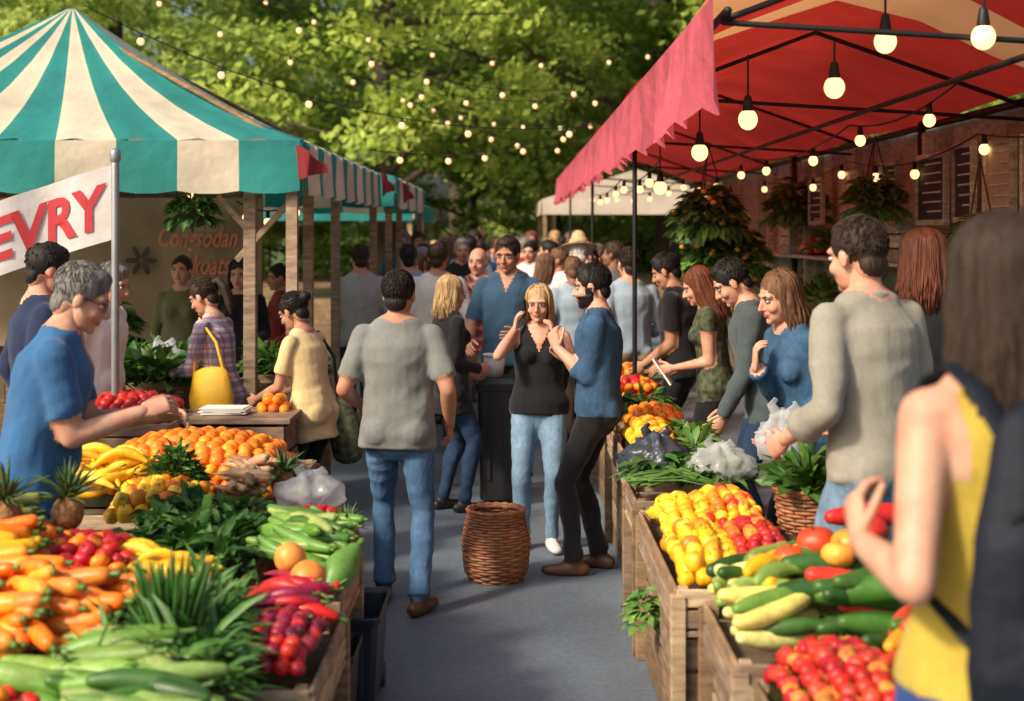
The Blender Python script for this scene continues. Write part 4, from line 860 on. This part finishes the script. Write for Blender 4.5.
lights('string_lights',[(-1.8,9.3,2.05),(-1.5,10.2,2.1)],.08,3,.028); lights('string_lights',[(-5,9.6,2.25),(-2,9.6,2.2)],.1,6,.028)
# ------------------------------------------------------------ trees
TL=mat('tree_leaves',None,.6,.2,1.2,0,transl=.5,spec=.2); BARK=mat('bark',(.09,.065,.045),.95,.3,6,.8,14,stretch=(1,1,.25),bd=.03)
def quadmesh(name,V,C,tubeparts):
    mb=MB()
    for v,f in tubeparts: mb.add(v,f,1)
    n=len(V)//4; F=np.arange(n*4).reshape(-1,4).tolist(); mb.add(V,F,0,C,smooth=False)
    ob=mb.build(name,[TL,BARK]); return ob
def tree(name,seed,Ht=13,Rc=4.6,zb=2.2,nc=140,nl=190,ls=.11,col=((.24,.36,.05),(.50,.60,.12))):
    rs=np.random.RandomState(seed); tubes=[]; ends=[]
    trunk=[V3(0,0,0),V3(.1,.05,Ht*.2),V3(-.1,.1,Ht*.45),V3(.1,0,Ht*.75)]; tubes.append(tube(trunk,[.30,.23,.16,.06],9))
    for i in range(13):
        t=rs.uniform(.16,.75); p=V3(0,0,Ht*t); a=i*2.4+rs.rand(); l=Rc*(.95-.5*abs(t-.35)); e=p+V3(math.cos(a)*l,math.sin(a)*l,l*rs.uniform(.25,.8)); m=(p+e)/2+V3(0,0,-.3)
        tubes.append(tube([p,m,e],[.10,.06,.02],6)); ends+=[e,m]
        for k in range(3): q=m+(e-m)*rs.rand(); e2=q+rs.normal(size=3)*1.0; tubes.append(tube([q,e2],[.035,.012],5)); ends.append(e2)
    V=[];C=[]
    for i in range(nc):
        d=rs.normal(size=3); d/=np.linalg.norm(d); r=rs.rand()**.3
        zc=(zb+Ht)/2; c=V3(d[0]*Rc*r,d[1]*Rc*r,zc+d[2]*(Ht-zb)/2*r) if i>=len(ends) else ends[i]
        k=rs.rand(); base=np.array(col[0])*(1-k)+np.array(col[1])*k; sz=rs.uniform(.4,.9); m=int(nl*sz/.62)
        g=rs.normal(size=(m,3))*V3(sz,sz,sz*.5)*.62; P=c+g
        nrm_=rs.normal(size=(m,3))*.8+V3(-.3,-.6,.7); nrm_/=np.linalg.norm(nrm_,axis=1)[:,None]; t=np.cross(nrm_,rs.normal(size=(m,3))); t/=np.linalg.norm(t,axis=1)[:,None]; b=np.cross(nrm_,t)
        s=(ls*rs.uniform(.6,1.3,size=m))[:,None]
        V.append(np.stack([P-t*s,P-b*s*.55,P+t*s,P+b*s*.55],1).reshape(-1,3))
        cc=base[None]*rs.uniform(.75,1.25,size=(m,1)); C.append(np.repeat(cc,4,axis=0))
    return quadmesh(name,np.concatenate(V),np.concatenate(C),tubes)
t1=tree('broadleaf_tree',1); t2=tree('broadleaf_tree',2,15,5.2,2.6,160,190,.12,((.22,.34,.05),(.44,.54,.11))); t3=tree('broadleaf_tree',5,11,4.2,1.4,140,180,.11,((.30,.42,.08),(.58,.64,.20)))
t1.location=(-2.8,31,0); t2.location=(3.6,34,0); t3.location=(-8.6,31,0)
def inst(src,x,y,s,r):
    o=bpy.data.objects.new('broadleaf_tree',src.data); scene.collection.objects.link(o); o.location=(x,y,0); o.scale=(s,s,s*random.uniform(.95,1.1)); o.rotation_euler[2]=r
for i,(x,y,s) in enumerate([(-15,33,1.1),(8.5,33,1.0),(.4,46,1.15),(7.5,45,1.3),(-6.8,50,.8),(-15,47,1.0),(13,38,1.2),(-2.5,62,1.4),(6,62,1.5),(-15,62,1.0),(-1,37,.5),(1.3,40,.6),(-5.5,35,.45),(5,38,.6)]):
    inst([t1,t2,t3][i%3],x,y,s,[0,.5,-.4,.8,-.7][i%5])
mb=MB()
for i in range(60): leaves(mb,(random.uniform(-16,16),random.uniform(41,42),.3),1.3,1.8,90,.5,.12,[(.24,.36,.06),(.34,.46,.10)],.6)
mb.build('hedge',[LEAF])
# ------------------------------------------------------------ light, world, camera
el=math.radians(38); az=math.radians(-130)
sd=Vector((math.sin(az)*math.cos(el),math.cos(az)*math.cos(el),math.sin(el)))
w=bpy.data.worlds.new('World'); scene.world=w; w.use_nodes=True; nt=w.node_tree
sky=nt.nodes.new('ShaderNodeTexSky'); sky.sky_type='NISHITA'; sky.sun_disc=False; sky.sun_elevation=el; sky.sun_rotation=az; sky.dust_density=6; sky.air_density=1.0
bg=nt.nodes['Background']; nt.links.new(sky.outputs[0],bg.inputs['Color']); bg.inputs['Strength'].default_value=.15
sl=bpy.data.lights.new('sun','SUN'); sl.energy=4.6; sl.angle=math.radians(7); sl.color=(1,.86,.66)
so=bpy.data.objects.new('sun',sl); scene.collection.objects.link(so); so.rotation_euler=(-sd).to_track_quat('-Z','Y').to_euler()
cam=bpy.data.cameras.new('camera'); co=bpy.data.objects.new('camera',cam); scene.collection.objects.link(co); scene.camera=co
co.location=(0,0,1.85); co.rotation_euler=(math.radians(90),0,0); cam.lens=50; cam.sensor_width=36; cam.shift_y=-118.5/1024; cam.clip_end=1500; cam.clip_start=.05
cam.dof.use_dof=True; cam.dof.focus_distance=7.2; cam.dof.aperture_fstop=2.2
scene.view_settings.view_transform='Standard'; scene.view_settings.look='None'; scene.view_settings.exposure=0
